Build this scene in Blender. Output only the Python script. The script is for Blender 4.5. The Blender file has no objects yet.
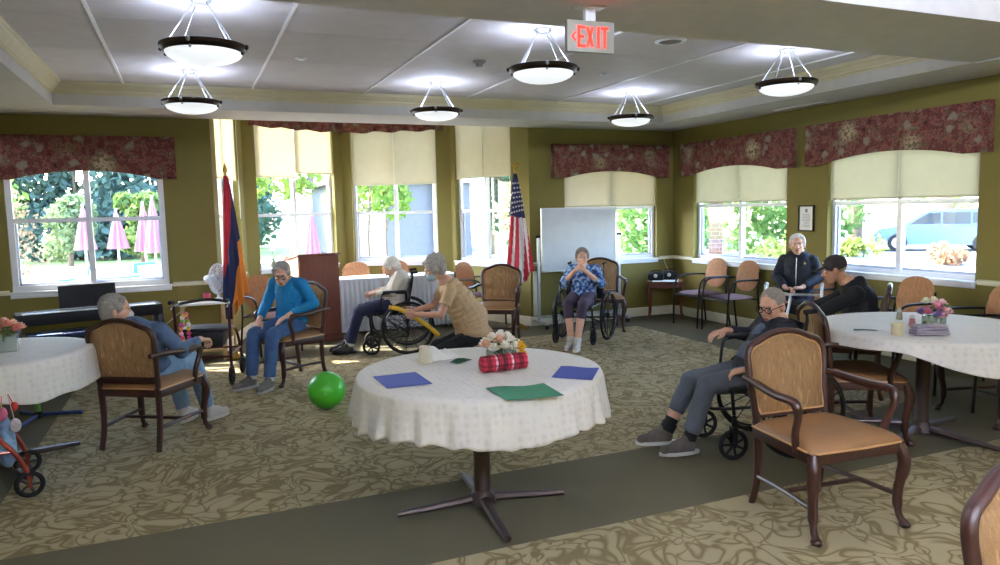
"""Activity room scene, Blender 4.5"""
SUNS, SKYS, EXPO = 10.5, 1.05, 1.85
import bpy, bmesh, math, random
from mathutils import Vector, Matrix, Euler, noise
R_ = math.radians; PI = math.pi
random.seed(7)
scn = bpy.context.scene
COL = scn.collection
V3 = lambda *a: Vector(a[0] if len(a) == 1 else a)

# ------------------------------------------------------------------ materials
def lin(c):
    c = c.lstrip('#'); v = [int(c[i:i+2], 16)/255 for i in (0, 2, 4)]
    return [x/12.92 if x <= .04045 else ((x+.055)/1.055)**2.4 for x in v]
def mat(name, col, rough=.6, metal=0, var=0, vscale=8, bump=0, bscale=60, coat=0, spec=None, sheen=0, stretch=None):
    m = bpy.data.materials.new(name); m.use_nodes = True
    nt = m.node_tree; b = nt.nodes['Principled BSDF']; c = lin(col)
    b.inputs['Base Color'].default_value = (*c, 1); b.inputs['Roughness'].default_value = rough
    b.inputs['Metallic'].default_value = metal
    if coat: b.inputs['Coat Weight'].default_value = coat; b.inputs['Coat Roughness'].default_value = .15
    if spec is not None: b.inputs['Specular IOR Level'].default_value = spec
    if sheen: b.inputs['Sheen Weight'].default_value = sheen
    tc = nt.nodes.new('ShaderNodeTexCoord'); mp = nt.nodes.new('ShaderNodeMapping')
    if stretch: mp.inputs['Scale'].default_value = stretch
    nt.links.new(tc.outputs['Object'], mp.inputs['Vector'])
    if var or True:
        n = nt.nodes.new('ShaderNodeTexNoise'); n.inputs['Scale'].default_value = vscale; n.inputs['Detail'].default_value = 4
        nt.links.new(mp.outputs['Vector'], n.inputs['Vector'])
        r = nt.nodes.new('ShaderNodeValToRGB'); v = max(var, .04)
        r.color_ramp.elements[0].position = .3; r.color_ramp.elements[1].position = .7
        r.color_ramp.elements[0].color = (*[x*(1-v) for x in c], 1); r.color_ramp.elements[1].color = (*[min(1, x*(1+v)) for x in c], 1)
        nt.links.new(n.outputs['Fac'], r.inputs['Fac']); nt.links.new(r.outputs['Color'], b.inputs['Base Color'])
    if bump:
        n2 = nt.nodes.new('ShaderNodeTexNoise'); n2.inputs['Scale'].default_value = bscale; n2.inputs['Detail'].default_value = 3
        nt.links.new(mp.outputs['Vector'], n2.inputs['Vector'])
        bp = nt.nodes.new('ShaderNodeBump'); bp.inputs['Strength'].default_value = bump; bp.inputs['Distance'].default_value = .01
        nt.links.new(n2.outputs['Fac'], bp.inputs['Height']); nt.links.new(bp.outputs['Normal'], b.inputs['Normal'])
    return m
def emis(name, col, s):
    m = bpy.data.materials.new(name); m.use_nodes = True; nt = m.node_tree
    b = nt.nodes['Principled BSDF']; c = lin(col)
    b.inputs['Base Color'].default_value = (*c, 1); b.inputs['Emission Color'].default_value = (*c, 1); b.inputs['Emission Strength'].default_value = s
    return m
def nodes_of(m): return m.node_tree, m.node_tree.nodes, m.node_tree.links, m.node_tree.nodes['Principled BSDF']
def ramp(nt, stops, interp='LINEAR'):
    r = nt.nodes.new('ShaderNodeValToRGB'); e = r.color_ramp; e.interpolation = interp
    while len(e.elements) < len(stops): e.elements.new(.5)
    for el, (p, c) in zip(e.elements, stops): el.position = p; el.color = (*lin(c), 1) if isinstance(c, str) else (c, c, c, 1)
    return r
def mth(nt, op, a, b=None, clamp=False):
    n = nt.nodes.new('ShaderNodeMath'); n.operation = op; n.use_clamp = clamp
    for i, v in enumerate((a, b)):
        if v is None: continue
        if isinstance(v, (int, float)): n.inputs[i].default_value = v
        else: nt.links.new(v, n.inputs[i])
    return n.outputs[0]

def glass_mat():
    m = bpy.data.materials.new('window_glass'); m.use_nodes = True; nt = m.node_tree; nt.nodes.clear()
    o = nt.nodes.new('ShaderNodeOutputMaterial'); mx = nt.nodes.new('ShaderNodeMixShader')
    t = nt.nodes.new('ShaderNodeBsdfTransparent'); t.inputs[0].default_value = (.94, .96, .97, 1)
    g = nt.nodes.new('ShaderNodeBsdfGlossy'); g.inputs['Roughness'].default_value = .02
    f = nt.nodes.new('ShaderNodeFresnel'); f.inputs[0].default_value = 1.4
    fs = mth(nt, 'MULTIPLY', f.outputs[0], .1)
    nt.links.new(fs, mx.inputs[0]); nt.links.new(t.outputs[0], mx.inputs[1]); nt.links.new(g.outputs[0], mx.inputs[2]); nt.links.new(mx.outputs[0], o.inputs[0])
    return m
def fabric_thin(name, col, trans=.5):
    m = mat(name, col, .9, bump=.1, bscale=300); nt, N, L, b = nodes_of(m)
    o = [n for n in N if n.type == 'OUTPUT_MATERIAL'][0]
    t = N.new('ShaderNodeBsdfTranslucent'); t.inputs[0].default_value = (*lin(col), 1); mx = N.new('ShaderNodeMixShader'); mx.inputs[0].default_value = trans
    L.new(b.outputs[0], mx.inputs[1]); L.new(t.outputs[0], mx.inputs[2]); L.new(mx.outputs[0], o.inputs[0])
    return m
GLASS = glass_mat()
CLEAR = GLASS
WALL = mat('olive_wall_paint', '#7b7031', .7, var=.05, vscale=2, bump=.05, bscale=200)
CEILW = mat('ceiling_paint', '#c9c6bf', .8, bump=.03)
BEAMM = mat('beam_paint', '#cfccc8', .8, bump=.03)
TRIM = mat('cream_trim', '#ddd8bd', .5)
CROWN = mat('cream_crown', '#cdc39c', .5)
WHITE = mat('white_vinyl', '#e6e8ea', .35)
WOOD = mat('mahogany_wood', '#3c1f19', .38, var=.25, vscale=12, coat=.15, stretch=(1, 1, .2))
WOODD = mat('dark_walnut_wood', '#2a1612', .3, var=.2, vscale=12, coat=.4)
LECT = mat('lectern_veneer', '#6b3322', .4, var=.2, vscale=6, stretch=(6, 6, .4), coat=.2)
VINYL = mat('caramel_vinyl', '#906944', .45, var=.04, vscale=5, bump=.1, bscale=120)
PIPING = mat('light_piping', '#c79a6a', .5)
BLACKM = mat('black_metal', '#0c0c0e', .35, .2)
BLACKP = mat('black_plastic', '#0b0b0d', .6, spec=.3)
BLACKV = mat('black_vinyl', '#18181b', .45, bump=.2)
RUBBER = mat('black_rubber', '#101011', .8)
STEEL = mat('brushed_steel', '#b9bcc0', .3, .9)
ALU = mat('satin_aluminium', '#c9ccd0', .35, .85)
BRONZE = mat('dark_bronze', '#3a2c22', .35, .7)
BRASS = mat('polished_brass', '#b08b3a', .3, .9)
PEDEST = mat('brown_pedestal_metal', '#4b3d3a', .5, .3)
SHADE = fabric_thin('shade_fabric', '#dad1b8', .42)
PAPER = mat('white_paper', '#efefef', .7)
LILAC = mat('lilac_seat_fabric', '#b79aa0', .8, var=.1, vscale=60, bump=.2)

def carpet():
    m = mat('patterned_carpet', '#6b6450', .95, bump=.6, bscale=260); nt, N, L, b = nodes_of(m)
    tc = N.new('ShaderNodeTexCoord'); P = tc.outputs['Object']
    # scrolling leaf figure: distorted noise contours
    n0 = N.new('ShaderNodeTexNoise'); n0.inputs['Scale'].default_value = 2.2; n0.inputs['Detail'].default_value = 1; L.new(P, n0.inputs['Vector'])
    ad = N.new('ShaderNodeVectorMath'); ad.operation = 'MULTIPLY_ADD'; L.new(n0.outputs['Color'], ad.inputs[0]); ad.inputs[1].default_value = (.42, .42, 0); L.new(P, ad.inputs[2])
    n1 = N.new('ShaderNodeTexNoise'); n1.inputs['Scale'].default_value = 6.2; n1.inputs['Detail'].default_value = .3; n1.inputs['Distortion'].default_value = 1.2; L.new(ad.outputs[0], n1.inputs['Vector'])
    a = mth(nt, 'ABSOLUTE', mth(nt, 'SUBTRACT', n1.outputs['Fac'], .5))
    n3 = N.new('ShaderNodeTexNoise'); n3.inputs['Scale'].default_value = 5.4; n3.inputs['Detail'].default_value = .3; n3.inputs['Distortion'].default_value = 1.6
    of = N.new('ShaderNodeVectorMath'); of.operation = 'ADD'; L.new(ad.outputs[0], of.inputs[0]); of.inputs[1].default_value = (13.7, 4.1, 2.3); L.new(of.outputs[0], n3.inputs['Vector'])
    a2 = mth(nt, 'ABSOLUTE', mth(nt, 'SUBTRACT', n3.outputs['Fac'], .47)); w = mth(nt, 'MULTIPLY', mth(nt, 'MINIMUM', a, a2), 9)
    r = ramp(nt, [(.16, '#93845f'), (.55, '#bfb08a'), (.9, '#c4b590')])
    L.new(w, r.inputs[0])
    nl = N.new('ShaderNodeTexNoise'); nl.inputs['Scale'].default_value = .9; nl.inputs['Detail'].default_value = 3; L.new(P, nl.inputs['Vector'])
    # plain green border where the room's bands run
    sp = N.new('ShaderNodeSeparateXYZ'); L.new(P, sp.inputs[0]); X, Y = sp.outputs[0], sp.outputs[1]
    def inside(v, lo, hi):
        return mth(nt, 'MULTIPLY', mth(nt, 'GREATER_THAN', v, lo), mth(nt, 'LESS_THAN', v, hi))
    zone = mth(nt, 'MULTIPLY', inside(X, -1.08, 5.55), inside(Y, 4.03, 8.32))
    zone2 = mth(nt, 'MULTIPLY', inside(X, -1.08, 5.55), inside(Y, -3, 3.10))
    z = mth(nt, 'ADD', zone, zone2, True)
    pl = N.new('ShaderNodeTexNoise'); pl.inputs['Scale'].default_value = 120; L.new(P, pl.inputs['Vector'])
    pr = ramp(nt, [(.3, '#6f6954'), (.7, '#79735b')]); L.new(pl.outputs['Fac'], pr.inputs[0])
    mx = N.new('ShaderNodeMix'); mx.data_type = 'RGBA'; L.new(z, mx.inputs[0]); L.new(pr.outputs[0], mx.inputs[6]); L.new(r.outputs[0], mx.inputs[7])
    mv = N.new('ShaderNodeMix'); mv.data_type = 'RGBA'; mv.blend_type = 'MULTIPLY'; mv.inputs[0].default_value = .35
    L.new(mx.outputs[2], mv.inputs[6]); L.new(nl.outputs['Fac'], mv.inputs[7])
    g = N.new('ShaderNodeGamma'); g.inputs[1].default_value = 1.0; L.new(mv.outputs[2], g.inputs[0]); L.new(g.outputs[0], b.inputs['Base Color'])
    b.inputs['Specular IOR Level'].default_value = .15
    return m
def upholstery(name, base, hi, lo):
    m = mat(name, base, .8, bump=.25, bscale=150); nt, N, L, b = nodes_of(m)
    tc = N.new('ShaderNodeTexCoord'); mp = N.new('ShaderNodeMapping'); mp.inputs['Scale'].default_value = (70, 70, 9); L.new(tc.outputs['Object'], mp.inputs[0])
    n = N.new('ShaderNodeTexNoise'); n.inputs['Scale'].default_value = 1; n.inputs['Detail'].default_value = 2; L.new(mp.outputs[0], n.inputs['Vector'])
    r = ramp(nt, [(.30, lo), (.48, base), (.60, base), (.74, hi)]); L.new(n.outputs['Fac'], r.inputs[0]); L.new(r.outputs[0], b.inputs['Base Color'])
    return m
def floral():
    m = mat('floral_valance_fabric', '#5a3030', .9, bump=.2, bscale=80); nt, N, L, b = nodes_of(m)
    tc = N.new('ShaderNodeTexCoord'); P = tc.outputs['Object']
    n1 = N.new('ShaderNodeTexNoise'); n1.inputs['Scale'].default_value = 11; n1.inputs['Detail'].default_value = 6; n1.inputs['Roughness'].default_value = .7; L.new(P, n1.inputs['Vector'])
    r1 = ramp(nt, [(.34, '#2a1614'), (.43, '#7a3a33'), (.48, '#3c2620'), (.53, '#96594a'), (.58, '#4a3027'), (.64, '#7f7a5e'), (.72, '#5a3a30')]); L.new(n1.outputs['Fac'], r1.inputs[0])
    v = N.new('ShaderNodeTexVoronoi'); v.inputs['Scale'].default_value = 2.3; v.inputs['Randomness'].default_value = .5; L.new(P, v.inputs['Vector'])
    n2 = N.new('ShaderNodeTexNoise'); n2.inputs['Scale'].default_value = 26; n2.inputs['Detail'].default_value = 3; L.new(P, n2.inputs['Vector'])
    d = mth(nt, 'ADD', v.outputs['Distance'], mth(nt, 'MULTIPLY', n2.outputs['Fac'], .55))
    k = ramp(nt, [(.60, 1.0), (.72, 0.0)]); L.new(d, k.inputs[0])
    r2 = ramp(nt, [(.40, '#6a5c42'), (.58, '#c9bb92')]); L.new(n2.outputs['Fac'], r2.inputs[0])
    v2 = N.new('ShaderNodeTexVoronoi'); v2.inputs['Scale'].default_value = 5.5; L.new(P, v2.inputs['Vector'])
    k2 = ramp(nt, [(.48, 1.0), (.60, 0.0)]); L.new(mth(nt, 'ADD', v2.outputs['Distance'], mth(nt, 'MULTIPLY', n2.outputs['Fac'], .6)), k2.inputs[0])
    m0 = N.new('ShaderNodeMix'); m0.data_type = 'RGBA'; L.new(mth(nt, 'MULTIPLY', k2.outputs[0], .75), m0.inputs[0]); L.new(r1.outputs[0], m0.inputs[6]); m0.inputs[7].default_value = (*lin('#8a8874'), 1)
    m1 = N.new('ShaderNodeMix'); m1.data_type = 'RGBA'; L.new(mth(nt, 'MULTIPLY', k.outputs[0], .85), m1.inputs[0]); L.new(m0.outputs[2], m1.inputs[6]); L.new(r2.outputs[0], m1.inputs[7])
    L.new(m1.outputs[2], b.inputs['Base Color']); return m
def cloth_mat(name='white_damask', col='#e4e3e1'):
    m = mat(name, col, .75, sheen=.1); nt, N, L, b = nodes_of(m)
    tc = N.new('ShaderNodeTexCoord'); v = N.new('ShaderNodeTexVoronoi'); v.inputs['Scale'].default_value = 26; v.inputs['Randomness'].default_value = .35; L.new(tc.outputs['Object'], v.inputs['Vector'])
    w = N.new('ShaderNodeTexWave'); w.inputs['Scale'].default_value = 12; w.inputs['Distortion'].default_value = 1.5; L.new(tc.outputs['Object'], w.inputs['Vector'])
    s = mth(nt, 'ADD', mth(nt, 'MULTIPLY', v.outputs['Distance'], 1.2), mth(nt, 'MULTIPLY', w.outputs['Fac'], .3))
    bp = N.new('ShaderNodeBump'); bp.inputs['Strength'].default_value = .22; bp.inputs['Distance'].default_value = .007; L.new(s, bp.inputs['Height']); L.new(bp.outputs[0], b.inputs['Normal'])
    r = ramp(nt, [(0, '#dad9d7'), (.5, '#eceae8')]); L.new(v.outputs['Distance'], r.inputs[0]); L.new(r.outputs[0], b.inputs['Base Color'])
    return m
CARPET = carpet(); UPH = upholstery('striated_tan_upholstery', '#94724a', '#bb9a6a', '#7d5e3b')
UPHD = upholstery('woven_brown_upholstery', '#8d6844', '#b89066', '#6e4d31'); OVAL = upholstery('peach_oval_upholstery', '#b48058', '#c6976b', '#a06d48')
FLORAL = floral(); CLOTH = cloth_mat(); FCLOTH = mat('plain_white_cloth', '#d9dce4', .8, bump=.1)

# ------------------------------------------------------------------ mesh helpers
def frame_of(d):
    d = Vector(d).normalized(); a = Vector((0, 0, 1)) if abs(d.z) < .95 else Vector((1, 0, 0))
    x = a.cross(d).normalized(); y = d.cross(x); return x, y, d
def spl(pts, n=6, closed=False):
    P = [Vector(p) for p in pts]; out = []; N = len(P)
    g = (lambda i: P[i % N]) if closed else (lambda i: P[max(0, min(N-1, i))])
    for i in range(N if closed else N-1):
        p0, p1, p2, p3 = g(i-1), g(i), g(i+1), g(i+2)
        for k in range(n):
            t = k/n; out.append(.5*((2*p1)+(p2-p0)*t+(2*p0-5*p1+4*p2-p3)*t*t+(3*p1-p0-3*p2+p3)*t**3))
    if not closed: out.append(P[-1])
    return out
class MB:
    def __init__(s): s.bm = bmesh.new(); s.M = Matrix()
    def v(s, p): return s.bm.verts.new(s.M @ Vector(p))
    def face(s, vs):
        try: return s.bm.faces.new(vs)
        except ValueError: return None
    def box(s, c, size, rot=None, bev=0, taper=None):
        hx, hy, hz = size[0]/2, size[1]/2, size[2]/2; Q = Matrix.Translation(Vector(c)) @ (Euler(rot).to_matrix().to_4x4() if rot else Matrix())
        vs = []
        for z in (-hz, hz):
            k = (taper if taper and z < 0 else 1)
            for x, y in ((-hx, -hy), (hx, -hy), (hx, hy), (-hx, hy)): vs.append(s.v(Q @ Vector((x*k, y*k, z))))
        fs = [(3, 2, 1, 0), (4, 5, 6, 7), (0, 1, 5, 4), (1, 2, 6, 5), (2, 3, 7, 6), (3, 0, 4, 7)]
        F = [s.face([vs[i] for i in f]) for f in fs]
        if bev:
            es = list({e for f in F for e in f.edges}); bmesh.ops.bevel(s.bm, geom=es, offset=bev, segments=2, affect='EDGES', profile=.6)
        return s
    def tube(s, pts, r=.01, n=10, closed=False, caps=True, flat=None):
        P = [Vector(p) for p in pts]; N = len(P); rs = r if isinstance(r, (list, tuple)) else [r]*N
        if len(rs) != N: rs = [rs[0]+(rs[-1]-rs[0])*i/(N-1) if len(rs) == 2 else rs[min(len(rs)-1, int(i*len(rs)/N))] for i in range(N)]
        rings = []; x = None
        for i, p in enumerate(P):
            d = (P[(i+1) % N]-P[i-1]) if closed else (P[min(N-1, i+1)]-P[max(0, i-1)])
            if d.length < 1e-9: d = Vector((0, 0, 1))
            d.normalize()
            if x is None: x, y, _ = frame_of(d)
            else:
                x = x-d*x.dot(d); x = x.normalized() if x.length > 1e-6 else frame_of(d)[0]; y = d.cross(x)
            ring = []
            for k in range(n):
                a = 2*PI*k/n; ux, uy = math.cos(a)*rs[i], math.sin(a)*rs[i]
                if flat: ux *= flat[0]; uy *= flat[1]
                ring.append(s.v(p+x*ux+y*uy))
            rings.append(ring)
        for i in range(N if closed else N-1):
            A, B = rings[i], rings[(i+1) % N]
            for k in range(n): s.face((A[k], A[(k+1) % n], B[(k+1) % n], B[k]))
        if caps and not closed: s.face(rings[0][::-1]); s.face(rings[-1])
        return s
    def ball(s, c, r, rot=None, u=14, w=9):
        r = (r, r, r) if isinstance(r, (int, float)) else r
        Q = s.M @ Matrix.Translation(Vector(c)) @ (rot.to_4x4() if isinstance(rot, Matrix) else Euler(rot).to_matrix().to_4x4() if rot else Matrix()) @ Matrix.Diagonal((*r, 1))
        bmesh.ops.create_uvsphere(s.bm, u_segments=u, v_segments=w, radius=1, matrix=Q); return s
    def cap(s, a, ra, b, rb=None):
        rb = ra if rb is None else rb; a, b = Vector(a), Vector(b)
        s.tube([a, a.lerp(b, .5), b], [ra, (ra+rb)/2, rb], n=12); s.ball(a, ra, u=12, w=8); s.ball(b, rb, u=12, w=8); return s
    def lathe(s, prof, c=(0, 0, 0), n=24, rot=None, wob=None):
        Q = Matrix.Translation(Vector(c)) @ (Euler(rot).to_matrix().to_4x4() if rot else Matrix()); rings = []
        for r, z in prof:
            if r < 1e-5: rings.append([s.v(Q @ Vector((0, 0, z)))]); continue
            rings.append([s.v(Q @ Vector((r*math.cos(2*PI*k/n), r*math.sin(2*PI*k/n), z))) for k in range(n)])
        for A, B in zip(rings, rings[1:]):
            for k in range(n):
                k2 = (k+1) % n
                if len(A) == 1 and len(B) == 1: continue
                if len(A) == 1: s.face((A[0], B[k2], B[k]))
                elif len(B) == 1: s.face((A[k], A[k2], B[0]))
                else: s.face((A[k], A[k2], B[k2], B[k]))
        return s
    def prism(s, poly, z0, z1, Q=None, bev=0):
        Q = Q or Matrix(); A = [s.v(Q @ Vector((x, y, z0))) for x, y in poly]; B = [s.v(Q @ Vector((x, y, z1))) for x, y in poly]; n = len(poly)
        fs = [s.face(A[::-1]), s.face(B)]
        for k in range(n): fs.append(s.face((A[k], A[(k+1) % n], B[(k+1) % n], B[k])))
        if bev:
            es = list({e for f in fs[:2] if f for e in f.edges}); bmesh.ops.bevel(s.bm, geom=es, offset=bev, segments=2, affect='EDGES')
        return s
    def sheet(s, fn, nu, nv, th=0, closed=False):
        G = [[s.v(fn(i/nu, j/nv)) for j in range(nv+1)] for i in range(nu+(0 if closed else 1))]; n = len(G)
        for i in range(nu):
            for j in range(nv): s.face((G[i][j], G[(i+1) % n][j], G[(i+1) % n][j+1], G[i][j+1]))
        if th:
            s.bm.normal_update(); fs = list(s.bm.faces)
            bmesh.ops.solidify(s.bm, geom=fs, thickness=th)
        return s
    def build(s, name, m, parent=None, ang=40, sub=0, remesh=0, smooth=0, disp=None, **tags):
        bmesh.ops.recalc_face_normals(s.bm, faces=s.bm.faces)
        me = bpy.data.meshes.new(name); s.bm.to_mesh(me); s.bm.free()
        for mm in (m if isinstance(m, list) else [m]): me.materials.append(mm)
        o = bpy.data.objects.new(name, me); COL.objects.link(o)
        if remesh or disp or sub:
            if remesh:
                r = o.modifiers.new('r', 'REMESH'); r.mode = 'VOXEL'; r.voxel_size = remesh
            if smooth:
                q = o.modifiers.new('s', 'SMOOTH'); q.iterations = smooth; q.factor = .5
            if sub:
                q = o.modifiers.new('u', 'SUBSURF'); q.levels = sub; q.render_levels = sub
            for st, sc in (disp or []):
                t = bpy.data.textures.new('c', 'CLOUDS'); t.noise_scale = sc; t.noise_depth = 2
                q = o.modifiers.new('d', 'DISPLACE'); q.texture = t; q.strength = st; q.mid_level = .5; q.texture_coords = 'LOCAL'
            dg = bpy.context.evaluated_depsgraph_get(); me2 = bpy.data.meshes.new_from_object(o.evaluated_get(dg)); o.modifiers.clear(); o.data = me2; me = me2
            me.name = name
        me.shade_smooth()
        if ang < 180 and not remesh: me.set_sharp_from_angle(angle=R_(ang))
        if parent: o.parent = parent
        tag(o, **tags); return o
def tag(o, label=None, cat=None, group=None, kind=None):
    if label: o['label'] = label
    if cat: o['category'] = cat
    if group: o['group'] = group
    if kind: o['kind'] = kind
    return o
def thing(name, label, cat, loc=(0, 0, 0), rz=0, group=None, kind=None):
    o = bpy.data.objects.new(name, None); o.empty_display_size = .1; COL.objects.link(o); o.location = loc; o.rotation_euler = (0, 0, rz)
    return tag(o, label, cat, group, kind)
KIDS = {}
def dup(o, loc=None, rz=None, label=None, group=None, parent=None):
    c = o.copy(); COL.objects.link(c)
    if parent: c.parent = parent
    if loc is not None: c.location = loc
    if rz is not None: c.rotation_euler = (0, 0, rz)
    if label: c['label'] = label
    if group: c['group'] = group
    for ch in list(o.children): dup(ch, parent=c)
    return c
def heading(fx, fy): return math.atan2(fy, fx)-PI/2
def bx(name, m, c, size, parent=None, rot=None, bev=0, **t): return MB().box(c, size, rot, bev).build(name, m, parent, **t)

# ------------------------------------------------------------------ room shell
ZC, ZT = 2.72, 2.94
YB, XR, XL, YF = 9.07, 6.70, -1.95, -3.2
S = dict(kind='structure')
bx('floor', CARPET, (2.4, 4.2, -.05), (9.4, 15.2, .1), **S)
# the carpet texture is laid from the room's origin
fl = bpy.data.objects['floor']
fl.data.transform(Matrix.Translation((0, 0, 0)))

def wall(name, org, rz, length, openings, z1, th=.16, u0=0):
    """local x along the wall (to the right seen from inside), local y outward"""
    b = MB(); u = u0
    for (a, c, lo, hi) in sorted(openings):
        b.box(((u+a)/2, th/2, z1/2), (a-u, th, z1))
        b.box(((a+c)/2, th/2, lo/2), (c-a, th, lo)); b.box(((a+c)/2, th/2, (hi+z1)/2), (c-a, th, z1-hi)); u = c
    b.box(((u+length)/2, th/2, z1/2), (length-u, th, z1))
    o = b.build(name, WALL, **S); o.location = (org[0], org[1], 0); o.rotation_euler = (0, 0, rz); return o
WN = [0]
def window(org, rz, u0, u1, z0, z1, mull=(.5,), mid=1.61, v=.07, fw=.045, sill=True, side_sill=.02, sash_dark=False):
    WN[0] += 1; w = thing('window_%d' % WN[0], None, None, (org[0], org[1], 0), rz, kind='structure')
    f = MB(); d = .06; yc = v+d/2
    f.box(((u0+u1)/2, yc, z0+fw/2), (u1-u0, d, fw)); f.box(((u0+u1)/2, yc, z1-fw/2), (u1-u0, d, fw))
    f.box((u0+fw/2, yc, (z0+z1)/2), (fw-.002, d-.008, z1-z0-.004)); f.box((u1-fw/2, yc, (z0+z1)/2), (fw-.002, d-.008, z1-z0-.004))
    for m in mull: f.box((u0+(u1-u0)*m, yc-.004, (z0+z1)/2), (.055, d, z1-z0-.01))
    f.box(((u0+u1)/2, yc-.008, mid), (u1-u0-.01, .05, .045))
    f.build('window_frame', WHITE, w)
    sb = MB(); us = [u0+fw] + [u0+(u1-u0)*m for m in mull] + [u1-fw]
    for a, c in zip(us, us[1:]):
        for lo, hi in ((z0+fw, mid-.02), (mid+.02, z1-fw)):
            g = MB().box(((a+c)/2, yc+.012, (lo+hi)/2), (c-a, .005, hi-lo)); g.build('window_glass', GLASS, w)
        for q in (a+.016 if a > us[0] else a+.008, c-.016 if c < us[-1] else c-.008):
            sb.box((q, yc+.02, (z0+mid)/2), (.022, .03, mid-z0-.06))
        sb.box(((a+c)/2, yc+.02, z0+fw+.012), (c-a, .03, .026))
    sb.build('window_sash', mat('sash_grey', '#b9c0d2', .4) if 'sash_grey' not in bpy.data.materials else bpy.data.materials['sash_grey'], w)
    if sill:
        s = MB().box(((u0+u1)/2, .022, z0-.012), (u1-u0+2*side_sill, .11, .025), bev=.006)
        s.box(((u0+u1)/2, -.012, z0-.045), (u1-u0+2*side_sill-.02, .022, .045), bev=.004)
        s.build('window_sill', WHITE, w)
    return w
SH = []
def shade(org, rz, u0, u1, zb, zt, label, v=.035, bead=False):
    o = thing('roller_shade', label, 'window shade', (org[0], org[1], 0), rz, group=None)
    MB().sheet(lambda a, b: Vector((u0+(u1-u0)*a, v+.002*math.sin(6*a+3*b), zb+(zt-zb)*b)), 8, 12, .0015).build('shade_cloth', SHADE, o)
    MB().tube([(u0+.003, v, zb), (u1-.003, v, zb)], .011, 8).build('hem_bar', TRIM, o)
    MB().tube([(u0, v+.01, zt), (u1, v+.01, zt)], .02, 10).build('roller_tube', WHITE, o)
    if bead:
        MB().tube([(u1-.02, v-.03, zt), (u1-.02, v-.03, zb-.5)], .0025, 6).build('bead_chain', WHITE, o)
    return o
# back wall, left piece (x -1.95..0.295) and right piece (4.32..6.70)
wall('wall_back_left', (XL, YB), 0, 2.245, [(XL*-1-1.74, 1.95-.225, .86, 2.42)], 2.72)
window((0, YB), 0, -1.74, -.225, .86, 2.42, fw=.06, v=.015, side_sill=.03)
wall('wall_back_right', (4.32, YB), 0, 2.54, [(.545, 2.09, .86, 2.4)], 2.72)
window((0, YB), 0, 4.865, 6.41, .86, 2.4, side_sill=.02)
wall('wall_right', (XR, YB+.0), -PI/2, 12.27, [(.49, 2.26, .86, 2.4), (2.88, 4.60, .86, 2.4)], 2.72)
window((XR, YB), -PI/2, .49, 2.26, .86, 2.4)
window((XR, YB), -PI/2, 2.88, 4.60, .86, 2.4)
wall('wall_left', (XL, YF), PI/2, 12.27, [], 2.72)
wall('wall_front', (XR, YF), PI, 8.65, [], 3.3)
# bay
BV = [(.295, 9.07), (.735, 10.6), (2.25, 11.4), (3.73, 10.6), (4.32, 9.07)]
BAYOP = [(.20, 1.36), (.20, 1.54), (.13, 1.46), (.085, 1.29)]
BZ = 3.2
for i in range(4):
    a, b = Vector(BV[i]), Vector(BV[i+1]); L = (b-a).length; rz = math.atan2(b.y-a.y, b.x-a.x); u0, u1 = BAYOP[i]
    wall('wall_bay', a, rz, L, [(u0, u1, .86, 3.12)], BZ)
    window(a, rz, u0, u1, .86, 3.12, mull=(.42,) if i == 0 else (.5,), v=.08)
    nm = ['left angled bay window', 'second bay window from the left', 'third bay window, behind the skirted table', 'right bay window beside the striped flag'][i]
    um = u0+(u1-u0)*(.42 if i == 0 else .5)
    zb = [(2.08, 2.08), (2.15, 2.22), (2.045, 2.045), (2.10, 2.10)][i]
    shade(a, rz, u0+.01, um-.004, zb[0], 3.09, 'cream roller shade on left half of '+nm)
    shade(a, rz, um+.004, u1-.01, zb[1], 3.09, 'cream roller shade on right half of '+nm, bead=True)
for nm, org, rz, u0, u1, zb in (('back window behind the whiteboard', (0, YB), 0, 4.865, 6.41, 1.635), ('window above the two stacking chairs', (XR, YB), -PI/2, .49, 2.26, 1.66), ('window beside the framed notice, parked car outside', (XR, YB), -PI/2, 2.88, 4.60, 1.655)):
    um = (u0+u1)/2
    shade(org, rz, u0+.008, um-.003, zb, 2.38, 'cream roller shade on left half of '+nm); shade(org, rz, um+.003, u1-.008, zb, 2.38, 'cream roller shade on right half of '+nm)
# header over the bay opening, perimeter ceiling, tray
def poly_slab(name, poly, z0, z1, m): return MB().prism(poly, z0, z1).build(name, m, **S)
TX0, TX1, TY0, TY1 = -1.13, 5.93, 4.04, 8.27
c = MB()
c.box(((XL+TX0)/2-.07, 4.0, ZC+.05), (TX0-XL+.06, 14.4, .1)); 
c.box(((TX1+XR)/2+.07, 4.0, ZC+.05), (XR-TX1+.06, 14.4, .1))
c.box(((TX0+TX1)/2, (TY1+YB)/2+.02, ZC+.05), (TX1-TX0+.08, YB-TY1-.04, .1))
c.build('ceiling', CEILW, **S)
bx('ceiling_beam', BEAMM, ((TX0+TX1)/2, (3.08+TY0)/2, ZC+.16), (TX1-TX0, TY0-3.08, .32), **S)
poly_slab('ceiling_bay', [(.1, 9.0), (.6, 10.8), (2.25, 11.7), (3.9, 10.8), (4.5, 9.0)], BZ, BZ+.1, CEILW)
bx('wall_bay_header', BEAMM, (2.31, YB+.03, (ZC+BZ)/2+.03), (4.03, .06, BZ-ZC), **S)
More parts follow.
